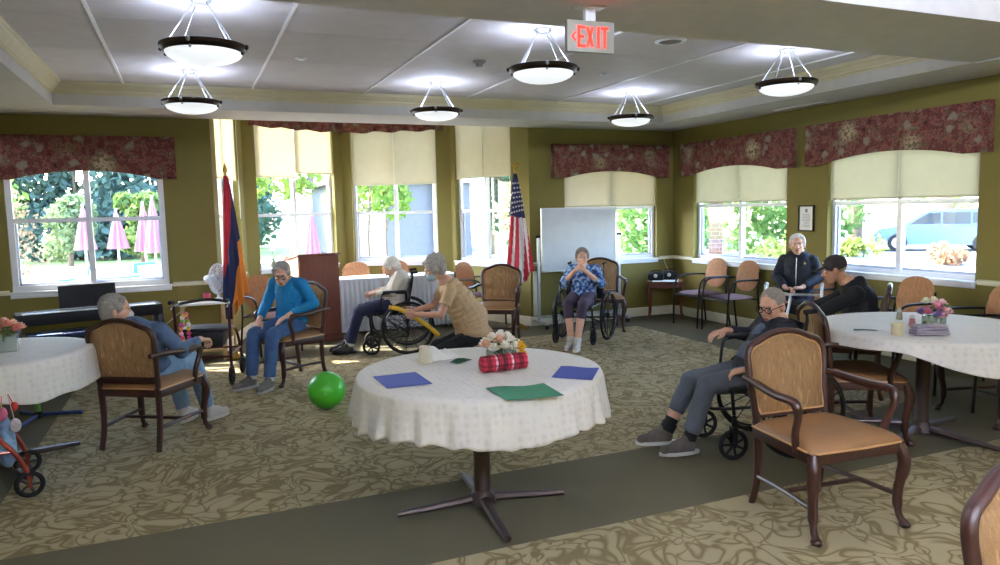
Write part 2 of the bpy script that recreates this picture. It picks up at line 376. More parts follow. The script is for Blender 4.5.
# tray risers (front, right, left, back)
t = MB(); th = .04; zr0, zr1 = ZC, ZT+.02
for cc, ss in ((((TX0+TX1)/2, TY1+th/2, (zr0+zr1)/2), (TX1-TX0+2*th, th, zr1-zr0)), (((TX0-th/2), (TY0+TY1)/2, (zr0+zr1)/2), (th, TY1-TY0, zr1-zr0)), ((TX1+th/2, (TY0+TY1)/2, (zr0+zr1)/2), (th, TY1-TY0, zr1-zr0))): t.box(cc, ss)
for cc, ss in ((((TX0-th/2), -.06, (zr0+3.2)/2), (th, 6.28, 3.2-zr0)), ((TX1+th/2, -.06, (zr0+3.2)/2), (th, 6.28, 3.2-zr0))): t.box(cc, ss)
t.build('ceiling_riser', CEILW, **S)
bx('ceiling_front_tray', BEAMM, ((TX0+TX1)/2, -.06, 3.22), (TX1-TX0+.1, 6.3, .06), **S)
TRAYM = mat('tray_ceiling_panel', '#cbc5c3', .75, bump=.06, bscale=90)
tx = [TX0, -.5, .71, 1.88, 3.1, 4.3, 5.5, TX1]; ty = [TY0, 4.55, 5.6, 6.65, 7.72, TY1]
tp = MB(); gap = .004
for a, b_ in zip(tx, tx[1:]):
    for c_, d_ in zip(ty, ty[1:]): tp.box(((a+b_)/2, (c_+d_)/2, ZT+.015), (b_-a-gap, d_-c_-gap, .03))
tp.build('ceiling_tray', TRAYM, **S)
bx('ceiling_tray_backing', TRAYM, ((TX0+TX1)/2, (TY0+TY1)/2, ZT+.045), (TX1-TX0, TY1-TY0, .02), **S)
gr = MB()
for x in tx[1:-1]: gr.box((x, (TY0+TY1)/2, ZT-.004), (.022, TY1-TY0, .012))
gr.build('ceiling_batten', mat('batten_white', '#e8e6e4', .5), **S)
# crown moulding: stepped profile swept around the tray
def mould(name, pts, prof, m, closed=False, kind='structure'):
    """prof: (out, up) offsets; out is to the left of travel"""
    b = MB(); n = len(pts); rings = []
    for i, p in enumerate(pts):
        p = Vector((*p, 0)); q = Vector((*pts[(i+1) % n], 0)); o_ = Vector((*pts[i-1], 0))
        d1 = (p-o_).normalized() if (closed or i > 0) else (q-p).normalized(); d2 = (q-p).normalized() if (closed or i < n-1) else d1
        n1 = Vector((-d1.y, d1.x, 0)); n2 = Vector((-d2.y, d2.x, 0)); mm = (n1+n2); mm = mm/(mm.length_squared/2) if mm.length > .1 else n1
        rings.append([b.v((p.x+mm.x*a, p.y+mm.y*a, z)) for a, z in prof])
    k = len(prof)
    for i in range(n if closed else n-1):
        A, B = rings[i], rings[(i+1) % n]
        for j in range(k): b.face((A[j], A[(j+1) % k], B[(j+1) % k], B[j]))
    if not closed: b.face(rings[0]); b.face(rings[-1][::-1])
    return b.build(name, m, ang=25, kind=kind)
cp = [(0, 2.825), (.012, 2.825), (.014, 2.845), (.03, 2.848), (.034, 2.868), (.055, 2.885), (.07, 2.905), (.085, 2.91), (.088, 2.925), (.1, 2.928), (.1, 2.945), (0, 2.945)]
mould('trim_1', [(TX0, TY0), (TX1, TY0), (TX1, TY1), (TX0, TY1)], cp, CROWN, closed=True)
rp = [(0, .83), (.016, .832), (.018, .848), (.03, .853), (.032, .872), (.018, .88), (0, .882)]
bp_ = [(0, 0), (.016, 0), (.016, .11), (.012, .12), (.004, .125), (0, .13)]
def rl(n, pts): mould('trim_%d' % n, pts, rp, TRIM)
# travel so that "left" points into the room: counter-clockwise seen from above would be left=in
rl(2, [(-1.77, YB), (XL, YB), (XL, YF)]); rl(3, [(.295, YB), (-.19, YB)]); rl(4, [(4.84, YB), (4.32, YB), (4.23, 9.30)])
rl(5, [(XR, 8.60), (XR, YB), (6.44, YB)]); rl(6, [(XR, YF), (XR, 4.44)]); rl(7, [(XR, 6.215), (XR, 6.785)])
mould('baseboard_left', [(.295, YB), (XL, YB), (XL, YF)], bp_, TRIM)
mould('baseboard_right', [(XR, YF), (XR, YB), (4.32, YB), *[tuple(p) for p in BV[::-1][1:]]], bp_, TRIM)
poly_slab('roof_porch_added', [(6.9, 9.3), (10.2, 9.3), (10.2, 13.5), (6.9, 13.5)], 3.15, 3.3, BEAMM)  # added unseen roof, keeps direct sun off the brick pillar
bx('roof_eave_added', BEAMM, (5.6, YB+.16+.6, 2.85), (2.5, 1.2, .08), **S)  # added unseen overhang, sized to stop sun entering the back right window
poly_slab('roof_eave_added', [(.45, 9.35), (-.02, 9.6), (.45, 10.95), (2.25, 11.95), (4.02, 10.95), (4.7, 9.6), (4.2, 9.35), (3.85, 10.7), (2.25, 11.62), (.6, 10.7)], BZ+.1, BZ+.16, BEAMM)  # added unseen eave around the bay, casts a shadow line on its shades
# valances
def valance(name_lab, org, rz, u0, u1, zb=2.04, zt=2.49, arch=.09, dep=.1, flip=False):
    o = thing('window_valance', name_lab, 'valance', (org[0], org[1], 0), rz)
    n = 28; w = u1-u0; pts = []
    for i in range(n+1):
        s_ = i/n; u = u0+w*s_; e = .12
        k = 0 if (s_ < e or s_ > 1-e) else math.sin(PI*(s_-e)/(1-2*e))**.75
        pts.append((u, zb+arch*k))
    Q = Matrix(((1, 0, 0, 0), (0, 0, 1, 0), (0, 1, 0, 0), (0, 0, 0, 1)))
    MB().prism(pts+[(u1, zt), (u0, zt)], -dep, -dep+.02, Q, bev=.004).build('front_board', FLORAL, o)
    b = MB(); b.box((u0+.011, -dep/2+.009, (zb+zt)/2+.0), (.02, dep-.022, zt-zb)); b.build('side_return', FLORAL, o)
    b = MB(); b.box((u1-.011, -dep/2+.009, (zb+zt)/2+.0), (.02, dep-.022, zt-zb)); b.build('side_return', FLORAL, o)
    bx('dust_board', FLORAL, ((u0+u1)/2, -dep/2+.01, zt+.006), (w, dep, .012), o)
    return o
valance('wide floral arched valance over the left back window', (0, YB), 0, -1.84, -.08)
valance('dark floral arched valance on back wall above the whiteboard', (0, YB), 0, 4.66, 6.56)
valance('floral arched valance over right wall window nearest the room corner', (XR, YB), -PI/2, .30, 2.40)
valance('floral arched valance over right wall window with the parked car outside', (XR, YB), -PI/2, 2.62, 4.72)
def bay_valance(i, lab, u0, u1):
    a, b = Vector(BV[i]), Vector(BV[i+1]); rz = math.atan2(b.y-a.y, b.x-a.x)
    o = thing('bay_valance', lab, 'valance', (a.x, a.y, 0), rz)
    def f(s_, t_):
        u = u0+(u1-u0)*s_; return Vector((u, -.07-.02*math.sin(s_*46)*(1-t_*.6), 2.83+.012*math.sin(s_*23)+(BZ-.03-2.83)*t_))
    MB().sheet(f, 110, 6, .004).build('gathered_skirt', FLORAL, o)
    MB().tube([(u0, -.06, BZ-.03), (u1, -.06, BZ-.03)], .014, 8).build('curtain_rod', WHITE, o)
bay_valance(1, 'gathered floral valance at top of second bay window', .08, 1.66)
bay_valance(2, 'gathered floral valance at top of third bay window', .03, 1.6)
# wall panel beside the bay
wp = MB().box((4.40, YB-.012, .45), (.10, .02, .62), bev=.004); wp.build('trim_8', TRIM, **S)
# ------------------------------------------------------------------ pendants and ceiling fittings
BOWL = mat('frosted_glass_bowl', '#eef2f4', .4); _nt, _N, _L, _b = nodes_of(BOWL); _b.inputs['Emission Color'].default_value = (.9, .95, 1, 1); _b.inputs['Emission Strength'].default_value = .22; _b.inputs['Transmission Weight'].default_value = .0
def pendant(x, y, label, zc=ZT, pw=1.0, group=None):
    o = thing('pendant_light', label, 'ceiling light', (x, y, zc), 0, group)
    MB().lathe([(0, 0), (.065, 0), (.068, -.012), (.05, -.024), (.03, -.03), (0, -.03)], n=20).build('ceiling_canopy', STEEL, o)
    R = .245; zr = -.285
    MB().lathe([(R-.03, zr-.035), (R-.012, zr-.034), (R+.0, zr-.02), (R+.012, zr-.012), (R+.012, zr+.008), (R+.0, zr+.014), (R-.02, zr+.016), (R-.03, zr+.0)], n=40).build('bronze_rim', BRONZE, o)
    MB().lathe([(R-.025, zr-.01)]+[((R-.018)*math.cos(a), zr-.03-.075*math.sin(a)) for a in [PI/2*k/8 for k in range(9)]], n=36).build('glass_bowl', BOWL, o)
    for k in range(4):
        a = R_(38+k*90) if k % 2 else R_(22+k*90)
        MB().tube([(.045*math.cos(a), .045*math.sin(a), -.02), ((R-.03)*math.cos(a), (R-.03)*math.sin(a), zr+.016)], .0045, 6).build('suspension_rod', STEEL, o)
    for k in range(4):
        a = R_(-20+k*90); p = (R+.012)
        MB().ball(((p+.004)*math.cos(a), (p+.004)*math.sin(a), zr-.004), (.013, .013, .016), u=10, w=8).ball(((R-.012)*math.cos(a), (R-.012)*math.sin(a), zr-.040), .010, u=8, w=6).build('finial_clip', STEEL if k % 2 else BRONZE, o)
    l = bpy.data.lights.new('pendant_bulb', 'POINT'); l.energy = PEND*pw; l.color = (.66, .74, 1); l.shadow_soft_size = .07
    lo = bpy.data.objects.new('pendant_bulb', l); COL.objects.link(lo); lo.parent = o; lo.location = (0, 0, zr+.035)
    return o
PEND = 2.7
for (x, y, lb) in ((.155, 4.95, 'near left bowl pendant light, the largest bowl at top left'), (.10, 7.32, 'far left bowl pendant light hanging below the largest bowl'), (2.44, 7.32, 'far middle bowl pendant light in front of the bay'),
                   (2.50, 4.97, 'near middle bowl pendant light left of the exit sign'), (4.81, 7.32, 'far right bowl pendant light nearest the room corner'), (4.84, 4.95, 'near right bowl pendant light, right of the exit sign')):
    pendant(x, y, lb)
for x in (.3, 2.5, 4.7):
    for y, pw_ in ((-.5, 60 if x < 1 else 18 if x < 4 else 1.5), (-2.2, 150 if x < 1 else 90 if x < 4 else 12)): pendant(x, y, 'added unseen fill pendant in the front ceiling tray, behind the camera', 3.19, pw_, 'added fill pendants behind the camera')  # unseen lamps added as front fill, power set by the brightness wanted
# exit sign
e = thing('exit_sign', 'white exit sign with red letters hanging from the ceiling beam', 'exit sign', (2.1, 3.60, ZC), R_(-2))
bx('sign_body', mat('exit_sign_white', '#98968a', .5), (0, 0, -.165), (.29, .035, .17), e, bev=.006)
MB().box((0, 0, -.04), (.06, .03, .08)).box((0, 0, -.006), (.16, .09, .012), bev=.004).build('ceiling_mount', WHITE, e)
REDL = emis('exit_red', '#ff2a1c', .9)
def letters(mb, s_, x0, z0, h, w, gap, y, st):
    for ch in s_:
        B = lambda a, b_, c_, d_: mb.box((x0+(a+b_)/2, y, z0+(c_+d_)/2), (b_-a, .004, d_-c_))
        def diag(xa, za, xb, zb):
            v_ = Vector((xb-xa, 0, zb-za)); mb.box((x0+(xa+xb)/2, y, z0+(za+zb)/2), (st, .004, v_.length), rot=(0, math.atan2(v_.x, v_.z), 0))
        if ch == 'E': B(0, st, 0, h); B(0, w, 0, st); B(0, w, h-st, h); B(0, w*.8, (h-st)/2, (h+st)/2)
        if ch == 'X': diag(st*.5, st*.3, w-st*.5, h-st*.3); diag(st*.5, h-st*.3, w-st*.5, st*.3)
        if ch == 'I': B(w/2-st/2, w/2+st/2, 0, h)
        if ch == 'T': B(w/2-st/2, w/2+st/2, 0, h); B(0, w, h-st, h)
        x0 += (w if ch != 'I' else w*.75)+gap
lt = MB(); letters(lt, 'EXIT', -.083, -.225, .115, .048, .004, -.0195, .015); lt.build('red_letters', REDL, e)
ch = MB()
for s_ in (1, -1): ch.box((-.106, -.0195, -.1675+.011*s_), (.01, .004, .032), rot=(0, s_*R_(42), 0))
ch.build('arrow_chevron', REDL, e)
sp = thing('ceiling_speaker', 'round white ceiling grille behind the exit sign', 'ceiling speaker', (3.66, 4.99, ZT))
MB().lathe([(0, -.004), (.09, -.006), (.095, -.001), (0, 0)], n=24).build('speaker_grille', mat('grille_grey', '#7d7a78', .7), sp)
MB().lathe([(.092, -.001), (.095, -.012), (.125, -.006), (.127, .0), (.092, .0)], n=28).build('white_ring', WHITE, sp)
for x, y, lb, m_ in ((.97, 6.5, 'small white round ceiling cover in the left of the tray', WHITE), (3.9, 6.40, 'small grey ceiling sprinkler below the exit sign', STEEL)):
    o = MB().lathe([(0, -.018), (.028, -.016), (.032, -.008), (.05, -.005), (.052, 0), (0, 0)], n=18).build('ceiling_sprinkler', m_); o.location = (x, y, ZT); tag(o, lb, 'sprinkler')
sd = thing('smoke_detector', 'grey round smoke detector on ceiling above the middle pendants', 'smoke detector', (2.47, 6.17, ZT))
MB().lathe([(0, -.05), (.03, -.05), (.036, -.03), (.055, -.018), (.06, 0), (0, 0)], n=20).build('detector_body', mat('detector_grey', '#8d8b8c', .6), sd)
o = MB().box((6.46, 6.4, ZC-.004), (.05, .75, .008)).box((6.46, 6.4, ZC-.009), (.018, .70, .004)).build('ceiling_vent_slot', WHITE); tag(o, 'long narrow white slot diffuser in ceiling along the right wall', 'ceiling vent')

# ------------------------------------------------------------------ tables
def cross_base(o, ang, L=.38, zt=.74, r=.04):
    MB().lathe([(r, .05), (r, zt-.02), (.12, zt-.02), (.12, zt), (0, zt)], n=20).lathe([(0, .03), (.075, .03), (.07, .07), (r, .10)], n=20).build('pedestal_column', PEDEST, o)
    for k in range(4):
        a = ang+k*PI/2; c_, s_ = math.cos(a), math.sin(a)
        MB().tube([(.05*c_, .05*s_, .055), (L*.6*c_, L*.6*s_, .035), (L*c_, L*s_, .022)], [.034, .028, .021], 8, flat=(1, .75)).build('pedestal_foot', PEDEST, o)
def round_cloth(name, label, loc, R, drop, amp, waves, seed, z=.765, group=None, lift=None, fl=.10):
    rnd = random.Random(seed); ph = [rnd.random()*6.28 for _ in range(6)]; nr, nt_ = 22, 220
    def f(i, j):
        a = 2*PI*i; 
        if j < .4:
            t_ = j/.4; r = R*t_; zz = z+.0012*math.sin(9*a+6*t_)*t_
        else:
            t_ = (j-.4)/.6; w = (math.sin(waves*a+ph[0]+1.3*math.sin(3*a+ph[1]))*.7+.3*math.sin((waves*1.7//1)*a+ph[2]))
            d = drop*(1+.06*math.sin(5*a+ph[3])+.04*math.sin(waves*a+ph[0]+2)); ang = t_
            r = R+.012*math.sin(min(1, ang*5)*PI/2)+fl*ang*ang**.2+amp*w*ang**1.1
            zz = z-.006*min(1, ang*6)-d*max(0, ang-.03)*1.02
            if lift: zz += lift(a, t_)
        return Vector((r*math.cos(a), r*math.sin(a), zz))
    b = MB(); rings = [[b.v(f(i/nt_, j/nr)) for i in range(nt_)] for j in range(1, nr+1)]; c0 = b.v((0, 0, z))
    for i in range(nt_): b.face((c0, rings[0][i], rings[0][(i+1) % nt_]))
    for A, B in zip(rings, rings[1:]):
        for i in range(nt_): b.face((A[i], A[(i+1) % nt_], B[(i+1) % nt_], B[i]))
    b.bm.normal_update(); bmesh.ops.recalc_face_normals(b.bm, faces=b.bm.faces); bmesh.ops.solidify(b.bm, geom=list(b.bm.faces), thickness=.002)
    o = b.build(name, CLOTH, ang=180); o.location = loc; tag(o, label, 'tablecloth', group); return o
def round_table(x, y, R, ang, label, cl_label, **k):
    o = thing('round_table', label, 'table', (x, y, 0), 0)
    MB().lathe([(0, .722), (R-.01, .722), (R, .73), (R, .752), (R-.008, .758), (0, .758)], n=64).build('tabletop', WOODD, o)
    cross_base(o, ang, k.pop('L', .38), .722, .045)
    return round_cloth('tablecloth', cl_label, (x, y, 0), R+.004, **k)
round_table(1.40, 3.60, .645, R_(-7), 'round pedestal table in the centre foreground under the white cloth', 'white damask cloth with wavy hem on the centre foreground table', drop=.21, amp=.018, waves=30, seed=3, L=.47, fl=.03)
round_table(4.60, 3.40, .68, R_(12), 'round pedestal table at right beside the carved armchairs', 'white cloth on the right table with its lifted left corner', drop=.22, amp=.015, waves=9, seed=8, L=.50, fl=.035, lift=lambda a, t_: .17*t_*math.exp(-((a-3.3)/.75)**2))
round_table(-1.24, 5.62, .59, R_(30), 'round pedestal table at the left edge behind the red walker', 'white cloth on the left table with the rose vase', drop=.23, amp=.016, waves=10, seed=5, L=.50, fl=.025)

# things on the centre table
ZTB = .7685
def placemat(name, label, m, poly, curl=0):
    cx = sum(p[0] for p in poly)/4; cy = sum(p[1] for p in poly)/4; P = [Vector((p[0]-cx, p[1]-cy, 0)) for p in poly]
    def f(s_, t_):
        p = P[0].lerp(P[1], s_).lerp(P[3].lerp(P[2], s_), t_); return p+Vector((0, 0, .002+curl*(math.sin(s_*7)+1)*(t_ if curl > 0 else 0)))
    o = MB().sheet(f, 16, 8, .0015).build(name, m); o.location = (cx, cy, ZTB); return tag(o, label, 'napkin')
placemat('paper_placemat', 'blue paper placemat on left side of the centre table', mat('blue_paper', '#5566b8', .7), [(.842, 3.41), (1.07, 3.40), (1.07, 3.69), (.84, 3.695)])
placemat('paper_placemat', 'green paper placemat at front of the centre table', mat('green_paper', '#3f8468', .7), [(1.268, 2.93), (1.535, 2.89), (1.545, 3.12), (1.262, 3.17)], .004)
placemat('paper_placemat', 'blue paper placemat on right side of the centre table', mat('blue_paper_deep', '#5060b4', .7), [(1.65, 3.24), (1.80, 3.09), (1.965, 3.30), (1.81, 3.44)], .002)
def cup(name, label, loc, m, r0=.028, r1=.038, h=.09):
    o = MB().lathe([(0, 0), (r0, 0), (r0+.002, .004), (r1, h-.004), (r1+.002, h), (r1-.001, h), (r0-.002, .006), (0, .006)], n=24).build(name, m); o.location = loc; return tag(o, label, 'cup')
cup('foam_cup', 'upside down cream foam cup on the centre table', (1.19, 3.90, ZTB), mat('foam_cream', '#e0dac4', .7), .042, .03, .095)
def crumple(name, label, loc, m, sx, sy, h, seed, rz=0):
    def f(s_, t_):
        x, y = (s_-.5)*sx, (t_-.5)*sy
        return Vector((x, y, .003+h*(.5+.5*noise.noise(Vector((x*14+seed, y*14, 0))))*(1-abs(2*s_-1)**3)*(1-abs(2*t_-1)**3)))
    o = MB().sheet(f, 24, 16, .002).build(name, m); o.location = loc; o.rotation_euler = (0, 0, rz); return tag(o, label, 'napkin')
crumple('cloth_napkin', 'crumpled white napkin behind the foam cup', (1.29, 3.99, ZTB), PAPER, .22, .16, .10, 1, .2)
crumple('cloth_napkin', 'dark green folded napkin behind the foam cup on the centre table', (1.38, 3.84, ZTB), mat('dark_green_cloth', '#1d4a34', .8), .12, .06, .03, 4, .5)
# flowers
PETALS = {}
def pm(col):
    if col not in PETALS: PETALS[col] = mat('petal_'+col.strip('#'), col, .6, var=.12, vscale=60)
    return PETALS[col]
LEAFM = mat('flower_leaf', '#4a6b36', .6, var=.2, vscale=40); STEMM = mat('flower_stem', '#56703c', .6)
def rose(mb, c, r, rnd):
    for k in range(3):
        n = 5+k*2; rr = r*(.35+.3*k)
        for i in range(n):
            a = 2*PI*i/n+k*.5+rnd.random()*.3; tilt = .2+.45*k
            q = Matrix.Rotation(a, 3, 'Z') @ Matrix.Rotation(tilt, 3, 'Y')
            mb.ball(Vector(c)+Vector((rr*.7*math.cos(a), rr*.7*math.sin(a), r*.28*(2-k)-.1*r)), (r*.10, r*.40, r*.55), q, 8, 6)
    mb.ball(c, r*.4, u=8, w=6)
def bouquet(o, spec, seed, zbase):
    """spec: (x,y,z,r,colour)"""
    rnd = random.Random(seed)
    for x, y, z, r, c_ in spec:
        b = MB(); rose(b, (x, y, z), r, rnd); f = b.build('flower', pm(c_), o)
        MB().tube(spl([(x*.3, y*.3, zbase), (x*.7, y*.7, (z+zbase)/2), (x, y, z-.2*r)], 4), .0022, 6).build('stem', STEMM, f)
    lf = MB()
    for k in range(26):
        a = rnd.random()*6.28; rr = rnd.uniform(.02, .075); z = rnd.uniform(zbase+.05, max(s_[2] for s_ in spec)-.01); q = Euler((rnd.uniform(-.8, .8), rnd.uniform(-.8, .8), a)).to_matrix()
        lf.ball((rr*math.cos(a), rr*math.sin(a), z), (.026, .009, .0015), q, 8, 5)
    lf.build('leaves', LEAFM, o, kind='stuff')
def glass_box(o, sx, sy, h, t_=.004):
    b = MB(); b.box((0, 0, t_/2), (sx, sy, t_))
    for s_ in (1, -1): b.box((s_*(sx-t_)/2, 0, h/2), (t_, sy, h)); b.box((0, s_*(sy-t_)/2, h/2), (sx-2*t_, t_, h))
    b.build('glass_vase', mat('vase_glass', '#b9c9bf', .1, spec=.6) if 'vase_glass' not in bpy.data.materials else bpy.data.materials['vase_glass'], o)
    return o
vg = mat('vase_glass', '#c4d2ca', .1); vg.node_tree.nodes['Principled BSDF'].inputs['Alpha'].default_value = .38
f1 = thing('flower_vase', 'square vase of white and peach roses on the centre table', 'flower vase', (1.555, 3.66, ZTB), .35)
glass_box(f1, .13, .11, .075)
rn = random.Random(5); sp1 = []
for k in range(15):
    a = 2*PI*k/9+.3; ring = 0 if k < 1 else (1 if k < 6 else 2); a = {0: 0, 1: k*1.26, 2: k*.70}[ring]; rr = [0, .05, .092][ring]
    sp1.append((rr*math.cos(a), rr*math.sin(a), [.155, .14, .105][ring]+rn.uniform(-.01, .01), rn.uniform(.028, .038), rn.choice(['#efe8dc', '#f3efe6', '#ece3d4', '#e9b9a0', '#f3efe6'])))
bouquet(f1, sp1, 2, .01)
by = thing('yellow_flower', 'small yellow flower pot ornament right of the rose vase', 'ornament', (1.635, 3.58, ZTB))
b = MB(); rose(b, (0, 0, .10), .035, rn); rose(b, (.01, 0, .06), .03, rn); b.build('yellow_bloom', pm('#e8b32a'), by)
MB().lathe([(0, 0), (.02, 0), (.025, .04), (0, .045)], n=14).build('base_pot', pm('#d9a01f'), by)
# plaid bundle
PL = mat('plaid_cloth', '#a8324a', .85); nt, N, L, b_ = nodes_of(PL); tc = N.new('ShaderNodeTexCoord'); sx = N.new('ShaderNodeSeparateXYZ'); L.new(tc.outputs['Object'], sx.inputs[0])
def stripes(src, f, off): 
    return mth(nt, 'FRACT', mth(nt, 'ADD', mth(nt, 'MULTIPLY', src, f), off))
r1 = ramp(nt, [(0, '#7a1530'), (.30, '#c4304c'), (.52, '#e7a3b0'), (.60, '#e9d8dc'), (.66, '#5a1a2c'), (.74, '#b02a44')], 'CONSTANT'); L.new(stripes(sx.outputs[0], 11, .2), r1.inputs[0])
r2 = ramp(nt, [(0, '#ffffff'), (.35, '#cf9aa4'), (.62, '#ffffff'), (.72, '#a06a78')], 'CONSTANT'); L.new(stripes(sx.outputs[2], 20, .1), r2.inputs[0])
mx = N.new('ShaderNodeMix'); mx.data_type = 'RGBA'; mx.blend_type = 'MULTIPLY'; mx.inputs[0].default_value = .8; L.new(r1.outputs[0], mx.inputs[6]); L.new(r2.outputs[0], mx.inputs[7]); L.new(mx.outputs[2], b_.inputs['Base Color'])
pb = thing('plaid_napkin_basket', 'red plaid rolled cloth bundle in front of the rose vase', 'cloth bundle', (1.50, 3.50, ZTB), .0)
MB().tube([(-.13, 0, .045), (-.125, 0, .045), (-.06, 0, .046), (0, 0, .045), (.06, 0, .046), (.125, 0, .045), (.13, 0, .045)], [.036, .043, .045, .045, .045, .043, .036], 20).build('rolled_cloth', PL, pb)
MB().tube(spl([(-.01, -.047, .01), (-.012, -.048, .045), (-.01, -.03, .085), (-.01, 0, .093)], 5), .004, 6).build('tie_ribbon', mat('dark_ribbon', '#3a1020', .6), pb)
# right table things
f2 = thing('flower_vase', 'glass vase of pink and purple flowers on the right table', 'flower vase', (4.44, 3.22, ZTB), .2); glass_box(f2, .12, .10, .10)
sp2 = []
for k, (x, y, z, r, c_) in enumerate([(-.13, -.02, .14, .035, '#c56a86'), (-.08, .04, .13, .035, '#7a68a8'), (-.06, -.05, .12, .03, '#8172b4'), (0, -.02, .16, .042, '#d98aa0'), (.03, .02, .19, .035, '#e9dfd2'), (-.01, .05, .19, .03, '#dfe3c8'), (.06, -.03, .14, .035, '#8d7fb5'), (.10, .0, .17, .035, '#e6c2c6'), (.09, -.04, .13, .03, '#eadada'), (-.02, -.06, .11, .03, '#c9879b'), (.02, -.07, .13, .035, '#e1b4bc')]): sp2.append((x, y, z, r, c_))
bouquet(f2, sp2, 9, .01)
ng = mat('lilac_striped_napkin', '#a39aa8', .85, var=.2, vscale=90, stretch=(1, 6, 6))
nb = thing('folded_napkin', 'grey lilac striped folded napkin in front of the pink flowers', 'napkin', (4.29, 3.14, ZTB), R_(-25))
b = MB()
for k in range(4): b.box((0, 0, .012+k*.016), (.21-.006*k, .095-.004*k, .013), bev=.006)
b.build('folded_cloth', ng, nb)
def shaker(label, loc, c1, c2):
    o = thing('salt_shaker', label, 'shaker', loc)
    MB().lathe([(0, 0), (.02, 0), (.022, .01), (.016, .055), (0, .055)], n=14).build('glass_body', mat('shaker_body'+c1.strip('#'), c1, .25), o)
    MB().lathe([(.0165, .055), (.017, .07), (.01, .08), (0, .082)], n=14).build('metal_cap', mat('shaker_cap'+c2.strip('#'), c2, .4), o)
shaker('grey glass shaker at the back of the right table', (4.68, 3.66, ZTB), '#8f8f7c', '#a9a9a0'); shaker('white and pink bottle left of the pink flower vase', (4.50, 3.42, ZTB), '#cf8b98', '#e6e2de')
cup('votive_cup', 'cream plastic cup nearest the front of right table', (4.13, 3.24, ZTB), mat('cream_plastic', '#dcd3b2', .5), .032, .038, .075)
lv = MB().tube(spl([(0, 0, .012), (.04, -.07, .014), (.09, -.16, .01)], 5), [.016, .014, .002], 8, flat=(1, .3)).build('green_leaf_knife', mat('dark_green_leaf', '#123d24', .5)); lv.location = (4.0, 3.46, ZTB); lv.rotation_euler = (0, 0, .35); tag(lv, 'dark green leaf shaped sprig lying on the right table', 'leaf')
# left table vase
f3 = thing('flower_vase', 'clear vase of peach pink roses on the left table', 'flower vase', (-1.15, 5.62, ZTB), .1); glass_box(f3, .15, .13, .10)
rn = random.Random(11); sp3 = []
for k in range(14):
    ring = 0 if k < 2 else (1 if k < 7 else 2); a = k*1.31; rr = [.015, .06, .11][ring]
    sp3.append((rr*math.cos(a), rr*math.sin(a)*.8, [.19, .175, .145][ring]+rn.uniform(-.012, .012), rn.uniform(.026, .034), rn.choice(['#e2907e', '#eab09a', '#d97b74', '#f0c9b4'])))
bouquet(f3, sp3, 12, .01)

